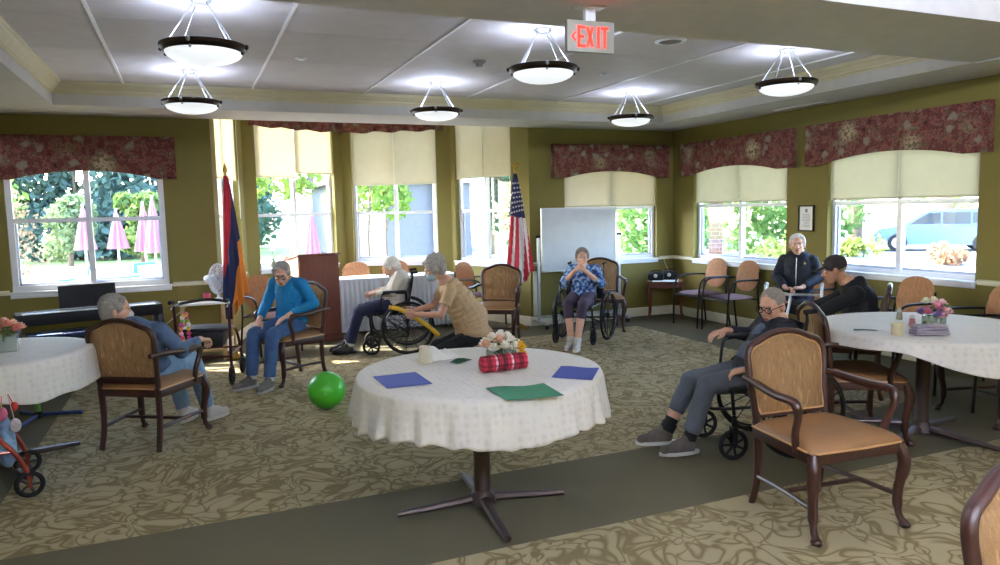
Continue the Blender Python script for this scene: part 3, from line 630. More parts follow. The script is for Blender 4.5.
# ------------------------------------------------------------------ carved armchair
def carved_chair(x, y, fx, fy, label, group=None, uph=None):
    o = thing('carved_armchair', label, 'chair', (x, y, 0), heading(fx, fy), group)
    uph = uph or UPH
    # seat (front +Y)
    def rr(w0, w1, d, n=4):
        return [(-w0/2, -d/2), (w0/2, -d/2), (w1/2, d/2-.03), (w1/2-.04, d/2), (-w1/2+.04, d/2), (-w1/2, d/2-.03)]
    b = MB()
    def fs(s_, t_):
        u = math.sin((s_-.5)*PI); v_ = math.sin((t_-.5)*PI); t_ = (v_+1)/2; w = .245+(.285-.245)*(t_); e = max(0, (1-abs(u)**6)*(1-abs(v_)**6))
        return Vector((u*w, v_*.25+.0-.02*abs(u)**4*max(0, v_), .435+.055*e**.5))
    b.sheet(fs, 24, 24); st = b.build('seat', VINYL, o, ang=180)
    pts = [(-.245, -.25), (.245, -.25), (.283, .2), (.25, .245), (0, .255), (-.25, .245), (-.283, .2)]
    MB().tube([(*p, .437) for p in pts], .006, 6, closed=True).build('seat_piping', PIPING, st)
    r_ = MB()
    for (a, c_, w) in (((-.232, -.235), (.232, -.235), 1), ((.232, -.235), (.262, .22), 1), ((-.232, -.235), (-.262, .22), 1), ((-.262, .225), (.262, .225), 1)):
        d = Vector((c_[0]-a[0], c_[1]-a[1], 0)); r_.box(((a[0]+c_[0])/2, (a[1]+c_[1])/2, .405), (d.length+.02, .03, .055), rot=(0, 0, math.atan2(d.y, d.x)), bev=.006)
    r_.build('seat_rail', WOOD, o)
    # back frame: posts then arched crest
    def by_(z): return -.235-.075*max(0, (z-.42))/.5*1.0+.0
    out = []
    for x_, z in ((-.222, .44), (-.236, .60), (-.248, .75), (-.247, .82), (-.222, .862), (-.165, .885), (-.10, .912), (-.04, .925), (0, .927)): out.append((x_, z))
    full = out+[(-x_, z) for x_, z in out[::-1][1:]]
    path = spl([(x_, by_(z), z) for x_, z in full], 4)
    MB().tube(path, .021, 10, flat=(1, .85)).build('back_frame', WOOD, o)
    bot = MB().box((0, by_(.50)-.0, .50), (.44, .03, .045), rot=(.27, 0, 0), bev=.006); bot.build('back_rail', WOOD, o)
    ins = spl([(x_*.93, by_(z), z-(.018 if z > .5 else -.06)) for x_, z in full], 4)
    b = MB(); ctr = Vector((0, by_(.68), .68)); F = []
    nrm = Vector((0, 1, .28)).normalized()
    for side, off in (('f', .036), ('b', -.016)):
        k = 9; rings = []
        for j in range(k):
            t_ = j/(k-1); bul = off*(1-t_**4) + (0.004 if side == 'f' else -.004)
            rings.append([b.v(ctr.lerp(p, t_)+nrm*bul) for p in ins] if j else [b.v(ctr+nrm*bul)])
        n = len(ins)
        for i in range(n-1+1):
            i2 = (i+1) % n; b.face((rings[0][0], rings[1][i], rings[1][i2]))
            for A, B in zip(rings[1:], rings[2:]): b.face((A[i], A[i2], B[i2], B[i]))
    bk = b.build('backrest', uph, o, ang=60)
    MB().tube([p+nrm*.006 for p in ins], .005, 6, closed=True).build('back_piping', PIPING, bk)
    for s_ in (-1, 1):
        MB().tube(spl([(s_*.222, -.245, .45), (s_*.218, -.235, .30), (s_*.216, -.245, .14), (s_*.222, -.275, 0)], 4), [.022]*6+[.02]*4+[.019]*3, 8).build('leg', WOOD, o)
        MB().tube(spl([(s_*.262, .222, .42), (s_*.278, .245, .33), (s_*.262, .225, .18), (s_*.262, .232, .07), (s_*.27, .262, .022)], 5), [.026]*3+[.031]*5+[.024]*6+[.017]*5+[.022, .026], 10).ball((s_*.271, .264, .018), (.026, .03, .018)).build('leg', WOOD, o)
        MB().tube(spl([(s_*.238, -.33, .685), (s_*.262, -.22, .685), (s_*.295, -.02, .668), (s_*.305, .10, .67), (s_*.302, .145, .655), (s_*.296, .155, .60), (s_*.282, .12, .50), (s_*.27, .12, .41)], 5), [.017]*6+[.021]*12+[.024]*6+[.019]*12, 10).build('armrest', WOOD, o)
        MB().tube(spl([(s_*.216, -.24, .16), (s_*.235, 0, .165), (s_*.262, .222, .16)], 3), .013, 8).build('stretcher', WOOD, o)
    MB().tube([(-.238, 0, .165), (.238, 0, .165)], .013, 8).build('stretcher', WOOD, o)
    return o
chA = carved_chair(2.945, 2.715, -.08, -1, 'empty carved wooden armchair with caramel seat in right foreground')
def more_chair(x, y, fx, fy, label): return dup(chA, (x, y, 0), heading(fx, fy), label)
more_chair(-.31, 5.80, .54, .84, 'carved armchair seen from behind, under the woman in denim jacket')
more_chair(.84, 7.33, -.90, -.43, 'carved armchair under the woman in the bright blue top')
more_chair(3.42, 8.18, -.60, -.80, 'empty brown armchair right behind the kneeling caregiver')
more_chair(5.01, 8.34, -.45, -.89, 'brown armchair behind the wheelchair of woman in blue patterned blouse')
more_chair(4.20, 3.62, .894, -.447, 'carved armchair tucked to right table, behind foreground empty armchair')
more_chair(5.46, 3.44, -.975, .22, 'carved armchair on the far right side of right table, cut by frame edge')
more_chair(5.13, 4.50, -.62, .78, 'carved armchair under the man in the dark cap')
more_chair(1.99, .87, .17, -.98, 'carved armchair back at bottom right corner of the picture')

# ------------------------------------------------------------------ black stacking chair with oval back
def oval_chair(x, y, fx, fy, label, seatm=None):
    o = thing('stacking_armchair', label, 'chair', (x, y, 0), heading(fx, fy)); seatm = seatm or LILAC
    b = MB(); b.sheet(lambda s_, t_: Vector(((s_*2-1)*(.235+.0*t_)*math.sqrt(max(0, 1-.45*abs(t_*2-1)**4)), (t_*2-1)*.23, .435+.03*((1-abs(2*s_-1)**4)*(1-abs(2*t_-1)**4))**.5)), 16, 16); bmesh.ops.solidify(b.bm, geom=list(b.bm.faces), thickness=.025)
    b.build('seat', seatm, o, ang=60)
    b = MB(); n = 32; ctr = Vector((0, -.265, .70)); nrm = Vector((0, 1, .2)).normalized(); upv = Vector((0, -.2, 1)).normalized(); rings = {}
    for off, sgn in ((.022, 1), (-.014, -1)):
        prev = [b.v(ctr+nrm*off)]
        for j in range(1, 8):
            t_ = j/7
            cur = []
            for i in range(n):
                a = 2*PI*i/n; sx_ = math.copysign(abs(math.cos(a))**.8, math.cos(a)); sz_ = math.copysign(abs(math.sin(a))**.8, math.sin(a))
                cur.append(b.v(ctr+Vector((1, 0, 0))*(.215*t_*sx_)+upv*(.20*t_*sz_)+nrm*(off*(1-t_**4))))
            for i in range(n):
                if len(prev) == 1: b.face((prev[0], cur[i], cur[(i+1) % n]))
                else: b.face((prev[i], cur[i], cur[(i+1) % n], prev[(i+1) % n]))
            prev = cur
    b.build('backrest', OVAL, o, ang=60)
    for s_ in (-1, 1):
        MB().tube(spl([(s_*.255, .25, 0), (s_*.262, .235, .40), (s_*.262, .20, .60), (s_*.262, .10, .665), (s_*.262, -.08, .67), (s_*.25, -.24, .665), (s_*.225, -.27, .66)], 6), .0125, 8).build('arm_leg_tube', BLACKM, o)
        MB().tube(spl([(s_*.25, -.30, 0), (s_*.235, -.24, .42), (s_*.225, -.262, .60), (s_*.205, -.285, .76)], 6), .0125, 8).build('leg', BLACKM, o)
    MB().tube([(-.262, .232, .415), (.262, .232, .415)], .011, 8).build('seat_bar', BLACKM, o)
    MB().tube([(-.238, -.24, .41), (.238, -.24, .41)], .011, 8).build('seat_bar', BLACKM, o)
    return o
ov = oval_chair(6.36, 8.0, -1, .0, 'black framed stacking chair with peach oval back nearest the radio table')
def more_oval(x, y, fx, fy, label): return dup(ov, (x, y, 0), heading(fx, fy), label)
more_oval(6.36, 7.40, -1, .05, 'black framed oval back chair beside the man in dark jacket')
more_oval(6.32, 6.18, -1, 0, 'oval back chair under the white haired man in dark jacket')
more_oval(.84, 8.95, .35, -.94, 'orange sunlit oval back chair behind woman in blue top')
more_oval(2.25, 10.45, 0, -1, 'oval back chair behind skirted table, left one, sunlit')
more_oval(2.85, 10.45, 0, -1, 'oval back chair behind skirted table, right one')
more_oval(3.72, 9.45, .55, -.84, 'oval back chair between caregiver and brown armchair, below bay window')
more_oval(6.12, 4.86, -1, .1, 'oval back chair against right wall behind the flower vase')
more_oval(6.1, 4.02, -1, .25, 'oval back chair at right edge, farther of two')
more_oval(5.75, 3.72, -.9, .4, 'oval back chair at right edge, nearer of two, cut by frame')
# ------------------------------------------------------------------ people
SKINS = {k: mat('skin_'+k, c_, .55, var=.05, vscale=30, spec=.3) for k, c_ in (('pale', '#d8a990'), ('warm', '#d0a088'), ('deep', '#c08c70'))}
EYEW = mat('eye_white', '#e8e4e0', .3); EYED = mat('eye_dark', '#2a2422', .3); LIPM = mat('lip', '#a8635a', .5); MASKM = mat('mask_blue', '#a9c4d0', .8)
def lerp3(a, b, t_): return Vector(a).lerp(Vector(b), t_)
def hand(mb, w, fd, nd, td, curl=.5, s=1.0):
    """w wrist, fd finger direction, nd palm normal, td thumb side"""
    w = Vector(w); fd = Vector(fd).normalized(); td = Vector(td); td = (td-fd*td.dot(fd)).normalized(); nd = Vector(nd); nd = (nd-fd*nd.dot(fd)-td*nd.dot(td)).normalized()
    spread = [.030, .010, -.010, -.028]; ln = [.9, 1.0, .94, .74]; pl = .085*s
    for i in range(4):
        k = w+fd*pl*(1-.03*i)+td*spread[i]*s
        mb.cap(w+td*spread[i]*.55*s+fd*.005, .015*s, k, .0125*s)
        d = fd.copy(); p = k; 
        for j, (l, r) in enumerate(((.040, .0098), (.026, .009), (.021, .008))):
            a = curl*(.75 if j == 0 else 1.0); ax = d.cross(nd).normalized(); d = Matrix.Rotation(a, 3, ax) @ d if True else d
            nd2 = nd
            q = p+(d+td*spread[i]*2.2*(1 if j == 0 else 0)).normalized()*l*ln[i]*s; mb.cap(p, r*s, q, r*.92*s); p = q
    b0 = w+fd*.022*s+td*.024*s+nd*.006; d = (fd*.72+td*.72+nd*.25).normalized(); p1 = b0+d*.038*s; d2 = (fd*.9+td*.28+nd*.35*max(.3, curl)).normalized()
    mb.cap(b0, .0145*s, p1, .012*s); mb.cap(p1, .0115*s, p1+d2*.030*s, .0105*s); mb.cap(p1+d2*.030*s, .0102*s, p1+d2*.052*s, .009*s)
def seated(k=.85, hunch=.03, lean=0.0, w=1.0, kn=(.42, .50), foot=.46, spread=.11):
    Z = lambda z: .55+(z-.55)*k; sw = .165*w
    J = dict(pel=(0, 0, .555), wai=(0, -.03+lean*.3, Z(.74)), che=(0, -.04+lean*.7+hunch*.3, Z(.93)), nec=(0, -.02+lean+hunch, Z(1.07)), head=(0, .05+lean+hunch*1.8, Z(1.07)+.13))
    for s_, n in ((1, 'R'), (-1, 'L')):
        J['sh'+n] = (s_*sw, -.03+lean*.95+hunch*.8, Z(1.035)); J['el'+n] = (s_*(sw+.06), .0+lean*.6, Z(.80)); J['wr'+n] = (s_*.12, .25, .66)
        J['hip'+n] = (s_*.085*w, .02, .535); J['kn'+n] = (s_*spread, kn[0], kn[1]); J['an'+n] = (s_*spread, foot, .085); J['to'+n] = (s_*(spread+.03), foot+.16, .035)
    return J
def tors(mb, J, g, top=1.0, w=1.0, dp=1.0, belly=0):
    ax = (Vector(J['shR'])-Vector(J['shL'])).normalized()
    st = [(J['pel'], .158*w, .118*dp), (J['wai'], .148*w, (.118+belly)*dp), (J['che'], .158*w, .118*dp), (J['nec'], .085*w, .075*dp)]
    for i in range(3):
        (a, wa, da), (b_, wb, db) = st[i], st[i+1]
        for k in range(5):
            t_ = k/4
            if i == 2 and t_ > top: continue
            p = lerp3(a, b_, t_); up = (Vector(b_)-Vector(a)).normalized(); y = up.cross(ax).normalized(); x = y.cross(up)
            R = Matrix((x, y, up)).transposed(); ww = wa+(wb-wa)*(t_ if i < 2 else t_**1.8)+g; dd = da+(db-da)*t_+g
            mb.ball(p, (ww, dd, .075), R, 16, 10)
    mb.cap(lerp3(J['shL'], J['nec'], .05), .052+g, lerp3(J['shR'], J['nec'], .05), .052+g)
def person(name, label, loc, rz, J, skin='pale', w=1.0, dp=1.0, belly=0, yaw=0, pitch=0, roll=0, hs=1.0, hair=None, top=None, sleeve=(1, .85), pants=None, pleg=(1, .92), shoes=None, hands=None, mask=False, glasses=None, cap=None, extra=None, thin=1.0, hood=False, sleevem=None):
    o = thing(name, label, 'person', loc, rz); sk = SKINS[skin]; V = lambda k: Vector(J[k])
    b = MB(); tors(b, J, -.012, w=w, dp=dp, belly=belly*.8)
    for n in 'RL':
        b.cap(V('sh'+n), .046*thin, V('el'+n), .037*thin); b.cap(V('el'+n), .037*thin, V('wr'+n), .025*thin)
        b.cap(V('hip'+n), .082, V('kn'+n), .056); b.cap(V('kn'+n), .052, lerp3(V('kn'+n), V('an'+n), .35), .054); b.cap(lerp3(V('kn'+n), V('an'+n), .35), .052, V('an'+n), .034); b.cap(V('an'+n), .033, lerp3(V('an'+n), V('to'+n), .3)+Vector((0, 0, -.015)), .02)
    H = Matrix.Translation(V('head')) @ Euler((R_(-pitch), R_(roll), R_(yaw)), 'XYZ').to_matrix().to_4x4() @ Matrix.Scale(hs, 4)
    H = Matrix.Translation(V('head')) @ Matrix.Rotation(R_(yaw), 4, 'Z') @ Matrix.Rotation(R_(-pitch), 4, 'X') @ Matrix.Rotation(R_(roll), 4, 'Y') @ Matrix.Scale(hs, 4)
    hp = lambda *a: H @ Vector(a)
    b.cap(V('nec')+Vector((0, 0, -.02)), .052, hp(0, -.03, -.06), .05)
    m0 = b.M; b.M = H
    b.ball((0, -.014, .030), (.074, .092, .084)); b.ball((0, .028, -.025), (.061, .060, .082)); b.ball((0, .040, -.080), (.040, .042, .028)); b.ball((0, .02, -.055), (.052, .05, .04))
    b.cap((0, .083, .005), .0085, (0, .103, -.026), .0125); b.ball((.011, .096, -.03), .009); b.ball((-.011, .096, -.03), .009)
    b.ball((0, .072, .026), (.05, .018, .010)); b.ball((.034, .068, -.022), (.022, .018, .018)); b.ball((-.034, .068, -.022), (.022, .018, .018))
    b.ball((0, .083, -.055), (.024, .010, .006)); b.ball((0, .081, -.066), (.021, .010, .006))
    for s_ in (-1, 1): b.ball((s_*.076, -.008, -.010), (.010, .019, .032), (0, 0, s_*.3))
    b.M = m0
    hands = hands or {}
    for n, s_ in (('R', 1), ('L', -1)):
        fd, nd, td, cu = hands.get(n, ((-s_*.25, .95, -.15), (0, 0, -1), (-s_, 0, 0), .35)); hand(b, V('wr'+n), fd, nd, td, cu, .98)
    body = b.build('body', sk, o, remesh=.0065, smooth=2)
    # face details
    m = MB(); m.M = H
    for s_ in (-1, 1): m.ball((s_*.028, .0755, .004), (.013, .009, .008), u=10, w=8)
    m.build('eyes', EYEW, o)
    m = MB(); m.M = H
    for s_ in (-1, 1): m.ball((s_*.028, .0825, .003), (.0055, .004, .0055), u=8, w=6); m.ball((s_*.028, .0795, .0125), (.016, .006, .003), u=8, w=6)
    m.build('pupils', EYED, o)
    if not mask:
        m = MB(); m.M = H; m.ball((0, .0905, -.058), (.022, .004, .004), u=10, w=6).ball((0, .088, -.066), (.019, .005, .005), u=10, w=6); m.build('lips', LIPM, o)
    if mask:
        m = MB(); m.M = H; m.ball((0, .052, -.050), (.060, .062, .052)); 
        for s_ in (-1, 1): m.tube([(s_*.055, .05, -.03), (s_*.079, -.005, .0)], .003, 6); m.tube([(s_*.05, .04, -.075), (s_*.079, -.01, -.01)], .003, 6)
        m.build('face_mask', MASKM, o, remesh=.006, smooth=2)
    if glasses:
        m = MB(); m.M = H
        for s_ in (-1, 1):
            m.tube([(s_*.031+.024*math.cos(a), .100, .002+.019*math.sin(a)) for a in [2*PI*k/14 for k in range(14)]], .0026, 6, closed=True)
            m.tube([(s_*.055, .098, .008), (s_*.079, .03, .012), (s_*.081, -.01, .005)], .0026, 6)
        m.tube([(-.008, .101, .004), (.008, .101, .004)], .0026, 6); m.build('glasses', glasses, o)
    if hair:
        st, col = hair; hm = mat('hair_'+name+label[:9], col, .8, var=.2, vscale=70, bump=.6, bscale=120); m = MB(); m.M = H; rnd = random.Random(len(label))
        if st == 'buzz':
            m.ball((0, -.020, .036), (.0785, .092, .084)); m.build('hair', hm, o, remesh=.006, smooth=1, disp=[(.004, .01)])
        elif st in ('short', 'bun'):
            m.ball((0, -.028, .036), (.086, .096, .090)); m.ball((0, -.05, -.01), (.080, .065, .075)); m.cap((-.055, .035, .075), .022, (.055, .035, .075), .022)
            for s_ in (-1, 1): m.ball((s_*.072, .012, .03), (.016, .03, .04))
            if st == 'bun': m.ball((0, -.125, .05), .035)
            m.build('hair', hm, o, remesh=.006, smooth=1, disp=[(.009, .03), (.004, .008)])
        elif st == 'curly':
            m.ball((0, -.032, .042), (.096, .105, .096)); m.ball((0, -.06, -.02), (.088, .07, .08))
            for k in range(60):
                a = rnd.uniform(0, 2*PI); z = rnd.uniform(-.06, .12); r = math.sqrt(max(0, 1-((z-.04)/.105)**2)); x_, y_ = .094*r*math.cos(a), -.03+.10*r*math.sin(a)
                if y_ > .045 and z < .07: continue
                m.ball((x_, y_, z), rnd.uniform(.018, .028), u=8, w=6)
            m.build('hair', hm, o, remesh=.0065, smooth=1, disp=[(.024, .02), (.012, .008)])
    if cap:
        m = MB(); m.M = H; m.ball((0, -.016, .042), (.084, .10, .084)); m.build('baseball_cap', cap, o, remesh=.006, smooth=2)
        m = MB(); m.M = H
        m.sheet(lambda s_, t_: Vector(((s_*2-1)*.068*(1-.3*t_), .070+.105*t_-.018*(s_*2-1)**2*1.5*t_, .048-.012*(s_*2-1)**2-.018*t_)), 12, 6, .004); m.build('cap_brim', cap, o)
        m = MB(); m.M = H
        for x_, z_ in ((-.022, .098), (.0, .10), (.022, .098)): m.ball((x_, .070, z_-.02), (.009, .005, .006), u=8, w=5)
        m.build('cap_emblem', PAPER, o)
    # top
    b = MB(); tors(b, J, .014, .75, w=w, dp=dp, belly=belly)
    b.ball(lerp3(J['pel'], J['wai'], .12), (.180*w, .142*dp+belly, .085))
    sa, sb = sleeve
    for n in 'RL':
        e1 = lerp3(V('sh'+n), V('el'+n), sa); b.cap(V('sh'+n), .060*thin, e1, .055*thin) if sa >= 1 else (b.tube([V('sh'+n), lerp3(V('sh'+n), e1, .5), e1], [.062*thin, .062*thin, .060*thin], 12), b.ball(V('sh'+n), .062*thin))
        if sa >= 1 and sb > 0: b.tube([V('el'+n), lerp3(V('el'+n), V('wr'+n), sb*.5), lerp3(V('el'+n), V('wr'+n), sb)], [.054*thin, .048*thin, .040*thin], 12)
    if hood: b.ball(V('nec')+Vector((0, -.075, .0)), (.10, .065, .07))
    b.tube([V('nec')+Vector((0, -.005, -.05)), V('nec')+Vector((0, 0, .012))], [.085, .062], 16)
    tp_ = b.build('top', top, o, remesh=.0085, smooth=4, disp=[(.014, .09), (.006, .035)])
    # trousers
    b = MB()
    ax = (Vector(J['shR'])-Vector(J['shL'])).normalized()
    b.ball(J['pel'], (.165*w, .125*dp, .10))
    for n in 'RL':
        pb = pleg[1] if not isinstance(pleg[1], dict) else pleg[1][n]
        b.cap(V('hip'+n), .094*w, lerp3(V('hip'+n), V('kn'+n), .5), .082); b.cap(lerp3(V('hip'+n), V('kn'+n), .5), .080, V('kn'+n), .066)
        ee = lerp3(V('kn'+n), V('an'+n), pb); b.tube([V('kn'+n), lerp3(V('kn'+n), ee, .5), ee], [.064, .062, .056], 14)
    b.build('trousers', pants, o, remesh=.0085, smooth=4, disp=[(.016, .07), (.005, .03)])
    if shoes:
        up, sole, sock = shoes
        for n, s_ in (('R', 1), ('L', -1)):
            a, t_ = V('an'+n), V('to'+n); d = t_-a; d.z = 0 if abs(d.z) < .06 else d.z; d.normalize(); gz = min(a.z-.085, t_.z-.035)
            hl = Vector((a.x, a.y, 0))-Vector((d.x, d.y, 0)).normalized()*.035; u_ = Vector((d.x, d.y, 0)).normalized(); pz = max(0, gz)
            q = lambda f, z: hl+u_*f+Vector((0, 0, z+pz))
            m = MB(); m.ball(q(.03, .06), (.041, .040, .055)); m.cap(q(.035, .07), .040, q(.055, .098), .037); m.cap(q(.03, .045), .037, q(.13, .042), .040); m.cap(q(.13, .04), .040, q(.205, .036), .033); m.cap(q(.04, .078), .039, q(.13, .060), .037)
            sh = m.build('shoe', up, o, remesh=.006, smooth=3)
            ang = math.atan2(u_.y, u_.x); m = MB(); pts = []
            for k in range(20):
                th_ = 2*PI*k/20; x_ = .103+.142*math.cos(th_); y_ = (.040+.006*math.cos(th_))*math.sin(th_); pts.append((x_, y_))
            m.prism(pts, .002+pz, .026+pz, Matrix.Translation(hl) @ Matrix.Rotation(ang, 4, 'Z'), bev=.004); m.build('sole', sole, sh)
            if sock:
                m = MB(); m.tube([a+Vector((0, 0, .0)), lerp3(a, V('kn'+n), .26 if sock is blsock else .10)], [.042, .045], 14); m.build('sock', sock, o)
    if extra: extra(o, J, V, H)
    return o
denim = mat('denim_blue', '#40618f', .85, var=.12, vscale=14, bump=.3, bscale=200); denim_l = mat('denim_light', '#83a3c4', .85, var=.1, vscale=14, bump=.3, bscale=200); denim_j = mat('denim_jacket', '#52698a', .85, var=.2, vscale=18, bump=.4, bscale=150)
navy = mat('navy_cloth', '#1f2546', .85, var=.1, bump=.2); teal = mat('bright_blue_knit', '#1583bd', .85, var=.06, bump=.3, bscale=200); beige = mat('beige_tshirt', '#c0a27c', .85, var=.05, bump=.15)
cream_k = mat('cream_knit', '#dcd5c8', .9, var=.05, bump=.4, bscale=180); blackc = mat('black_fleece', '#121317', .9, var=.15, bump=.2); greyp = mat('grey_trousers', '#565c66', .85, var=.1, bump=.2); plum = mat('plum_trousers', '#4a3b4d', .85, var=.1, bump=.2)
navyj = mat('dark_navy_jacket', '#171b29', .8, var=.15, bump=.2); greysh = mat('grey_sneaker', '#6b6762', .8, var=.2, vscale=40); white_sole = mat('white_sole', '#d9d8d4', .6); whitesh = mat('white_sneaker', '#c9c6c2', .7, var=.08); blacksh = mat('black_shoe', '#0d0d0f', .4); blsock = mat('black_sock', '#121214', .9); whsock = mat('white_sock', '#d4d2ce', .9)
blouse = mat('blue_patterned_blouse', '#2f5d9c', .85); nt, N, L, b_ = nodes_of(blouse); tc = N.new('ShaderNodeTexCoord'); n_ = N.new('ShaderNodeTexNoise'); n_.inputs['Scale'].default_value = 24; L.new(tc.outputs['Object'], n_.inputs['Vector']); r_ = ramp(nt, [(.40, '#243a72'), (.5, '#3b72b5'), (.62, '#a9bcd0')]); L.new(n_.outputs['Fac'], r_.inputs[0]); L.new(r_.outputs[0], b_.inputs['Base Color'])
def J_(base, **k): base.update(k); return base
# 1 woman in denim jacket, seen from behind
person('person', 'woman with short grey hair in a denim jacket seen from behind, seated in armchair', (-.33, 5.80, 0), heading(.54, .84),
       J_(seated(.80, .03, .02, spread=.10), wai=(0, -.06, .66), che=(0, -.09, .74), nec=(-.09, -.09, .86), head=(-.16, -.07, .965), shR=(.175, -.07, .82), shL=(-.175, -.07, .82), wrR=(.27, .26, .70), elR=(.28, .0, .66), elL=(-.25, .0, .63), wrL=(-.2, .24, .67), anR=(.15, .50, .085), toR=(.19, .65, .035), anL=(-.02, .44, .085), toL=(-.04, .60, .035)), skin='pale', yaw=-55, pitch=5, hair=('short', '#9a9690'), top=denim_j, pants=denim_l, shoes=(whitesh, white_sole, whsock), w=1.05, mask=True,
       hands={'R': ((0, .95, -.2), (0, 0, -1), (-1, 0, 0), .7)})
# 2 woman in bright blue top
person('person', 'woman with short grey hair and glasses in a bright blue top and jeans, seated', (.88, 7.38, 0), heading(-.70, -.71),
       J_(seated(.80, .05, .0), wrR=(.13, .30, .62), wrL=(-.13, .20, .66), elL=(-.27, -.02, .75), elR=(.25, .03, .75), anR=(.12, .46, .085), toR=(.17, .62, .035), anL=(-.10, .48, .085), toL=(-.12, .64, .035), head=(0, .10, 1.045)), skin='pale', yaw=28, pitch=18, hair=('short', '#a5a29f'), glasses=BLACKP, top=teal, pants=denim, shoes=(greysh, mat('grey_sole', '#a5a19b', .7), whsock),
       hands={'R': ((-.1, .8, -.6), (0, -.3, -1), (-1, 0, 0), .4), 'L': ((.5, .7, -.45), (0, 0, -1), (.7, -.4, 0), .35)})
# 3 wheelchair woman in cream
person('person', 'white haired woman in cream sweater and navy trousers looking down in wheelchair', (2.30, 8.24, 0), heading(-.965, .26),
       J_(seated(.84, .10, .02, spread=.08), pel=(0, .12, .555), wai=(0, .10, .70), che=(0, .05, .80), nec=(0, .07, .91), head=(0, .15, .975), shR=(.155, .06, .89), shL=(-.155, .06, .89), elR=(.2, .14, .71), elL=(-.2, .15, .71), wrR=(.06, .34, .70), wrL=(-.07, .35, .69), hipR=(.085, .14, .535), hipL=(-.085, .14, .535), knR=(.07, .52, .50), knL=(-.09, .54, .50), anR=(.05, .70, .095), anL=(-.09, .66, .095), toR=(.05, .86, .04), toL=(-.1, .82, .04)), skin='pale', pitch=38, yaw=0, hair=('short', '#dedad2'), top=cream_k, pants=navy, shoes=(blacksh, blacksh, whsock),
       hands={'R': ((-.6, .6, -.1), (0, -.2, -1), (0, 1, 0), .5), 'L': ((.6, .6, .1), (0, -.3, -1), (0, 1, 0), .5)})
# 4 caregiver kneeling
def badge(o, J, V, H): pass
person('person', 'kneeling caregiver with curly grey hair and mask in beige t-shirt', (2.60, 7.63, 0), heading(-.985, .17),
       dict(pel=(0, -.30, .24), wai=(0, -.25, .42), che=(0, -.13, .63), nec=(0, .01, .84), head=(0, .14, .985), shR=(.165, -.01, .76), shL=(-.165, -.01, .76), elR=(.22, .12, .55), elL=(-.2, .10, .50), wrR=(.14, .36, .52), wrL=(-.08, .36, .50),
            hipR=(.09, -.26, .22), hipL=(-.09, -.26, .22), knR=(.14, .12, .10), knL=(-.14, .12, .10), anR=(.10, -.28, .07), anL=(-.10, -.28, .07), toR=(.1, -.42, .04), toL=(-.1, -.42, .04)), skin='warm', hs=1.12, w=1.2, dp=1.35, belly=.03, pitch=24, yaw=10, hair=('curly', '#aba59d'), top=beige, sleeve=(.62, 0), pants=mat('black_trousers', '#101012', .85), mask=True, thin=1.1,
       hands={'R': ((-.2, .8, -.1), (-1, 0, 0), (0, 0, 1), .9), 'L': ((.3, .9, -.1), (.8, 0, -.4), (0, 0, 1), .9)})
# 5 wheelchair woman facing the camera
person('person', 'woman in blue patterned blouse with hands clasped at her chin in wheelchair', (4.47, 7.83, 0), heading(-.66, -.75),
       J_(seated(.84, .02, .0, spread=.07), pel=(0, .12, .555), wai=(0, .09, .68), che=(0, .08, .80), nec=(0, .10, .90), head=(0, .15, 1.02), shR=(.155, .08, .87), shL=(-.155, .08, .87), elR=(.235, .17, .70), elL=(-.235, .17, .70), wrR=(.055, .29, .88), wrL=(-.055, .29, .88), hipR=(.09, .14, .535), hipL=(-.09, .14, .535), knR=(.10, .52, .50), knL=(-.08, .54, .50), anR=(.04, .64, .085), anL=(-.05, .70, .085), toR=(.05, .80, .035), toL=(-.06, .86, .035)), skin='pale', yaw=14, pitch=6, hair=('short', '#8d8680'), top=blouse, sleeve=(1, .35), pants=plum, pleg=(1, .40), shoes=(whitesh, white_sole, whsock), w=.93, belly=.01,
       hands={'R': ((-.65, -.1, .5), (-.6, -.4, -.3), (0, -.6, .7), 1.0), 'L': ((.65, -.1, .5), (.6, -.4, -.3), (0, -.6, .7), 1.0)})
# 6 man in dark jacket at the wall
def collar(o, J, V, H):
    MB().tube([V('nec')+Vector((0, .02, -.06)), V('nec')+Vector((0, .025, -.005))], [.06, .054], 14).build('white_collar', PAPER, o)
    c0 = V('che'); 
    MB().tube([V('nec')+Vector((0, .09, -.05)), c0+Vector((0, .155, -.02)), V('wai')+Vector((0, .16, -.02))], .0035, 6).build('zip', STEEL, o)
    MB().ball(c0+Vector((-.085, .135, .03)), (.014, .004, .014)).build('small_emblem', mat('emblem_gold', '#a99c5a', .5), o)
person('person', 'white haired man in dark zip jacket seated by the right wall', (6.24, 6.16, 0), heading(-.80, -.60),
       J_(seated(1.0, .02, .02, w=1.0), shR=(.155, -.01, .985), shL=(-.155, -.01, .985), wrR=(.08, .30, .70), wrL=(-.08, .31, .71), anR=(.13, .42, .085), anL=(-.13, .40, .085), head=(0, .08, 1.165)), skin='pale', yaw=8, w=1.0, hair=('short', '#dcd9d4'), top=navyj, pants=navy, shoes=(blacksh, blacksh, blsock), extra=collar,
       hands={'R': ((-.8, .5, 0), (0, -.3, -1), (0, .8, .3), .7), 'L': ((.8, .5, 0), (0, -.3, -1), (0, .8, .3), .7)})
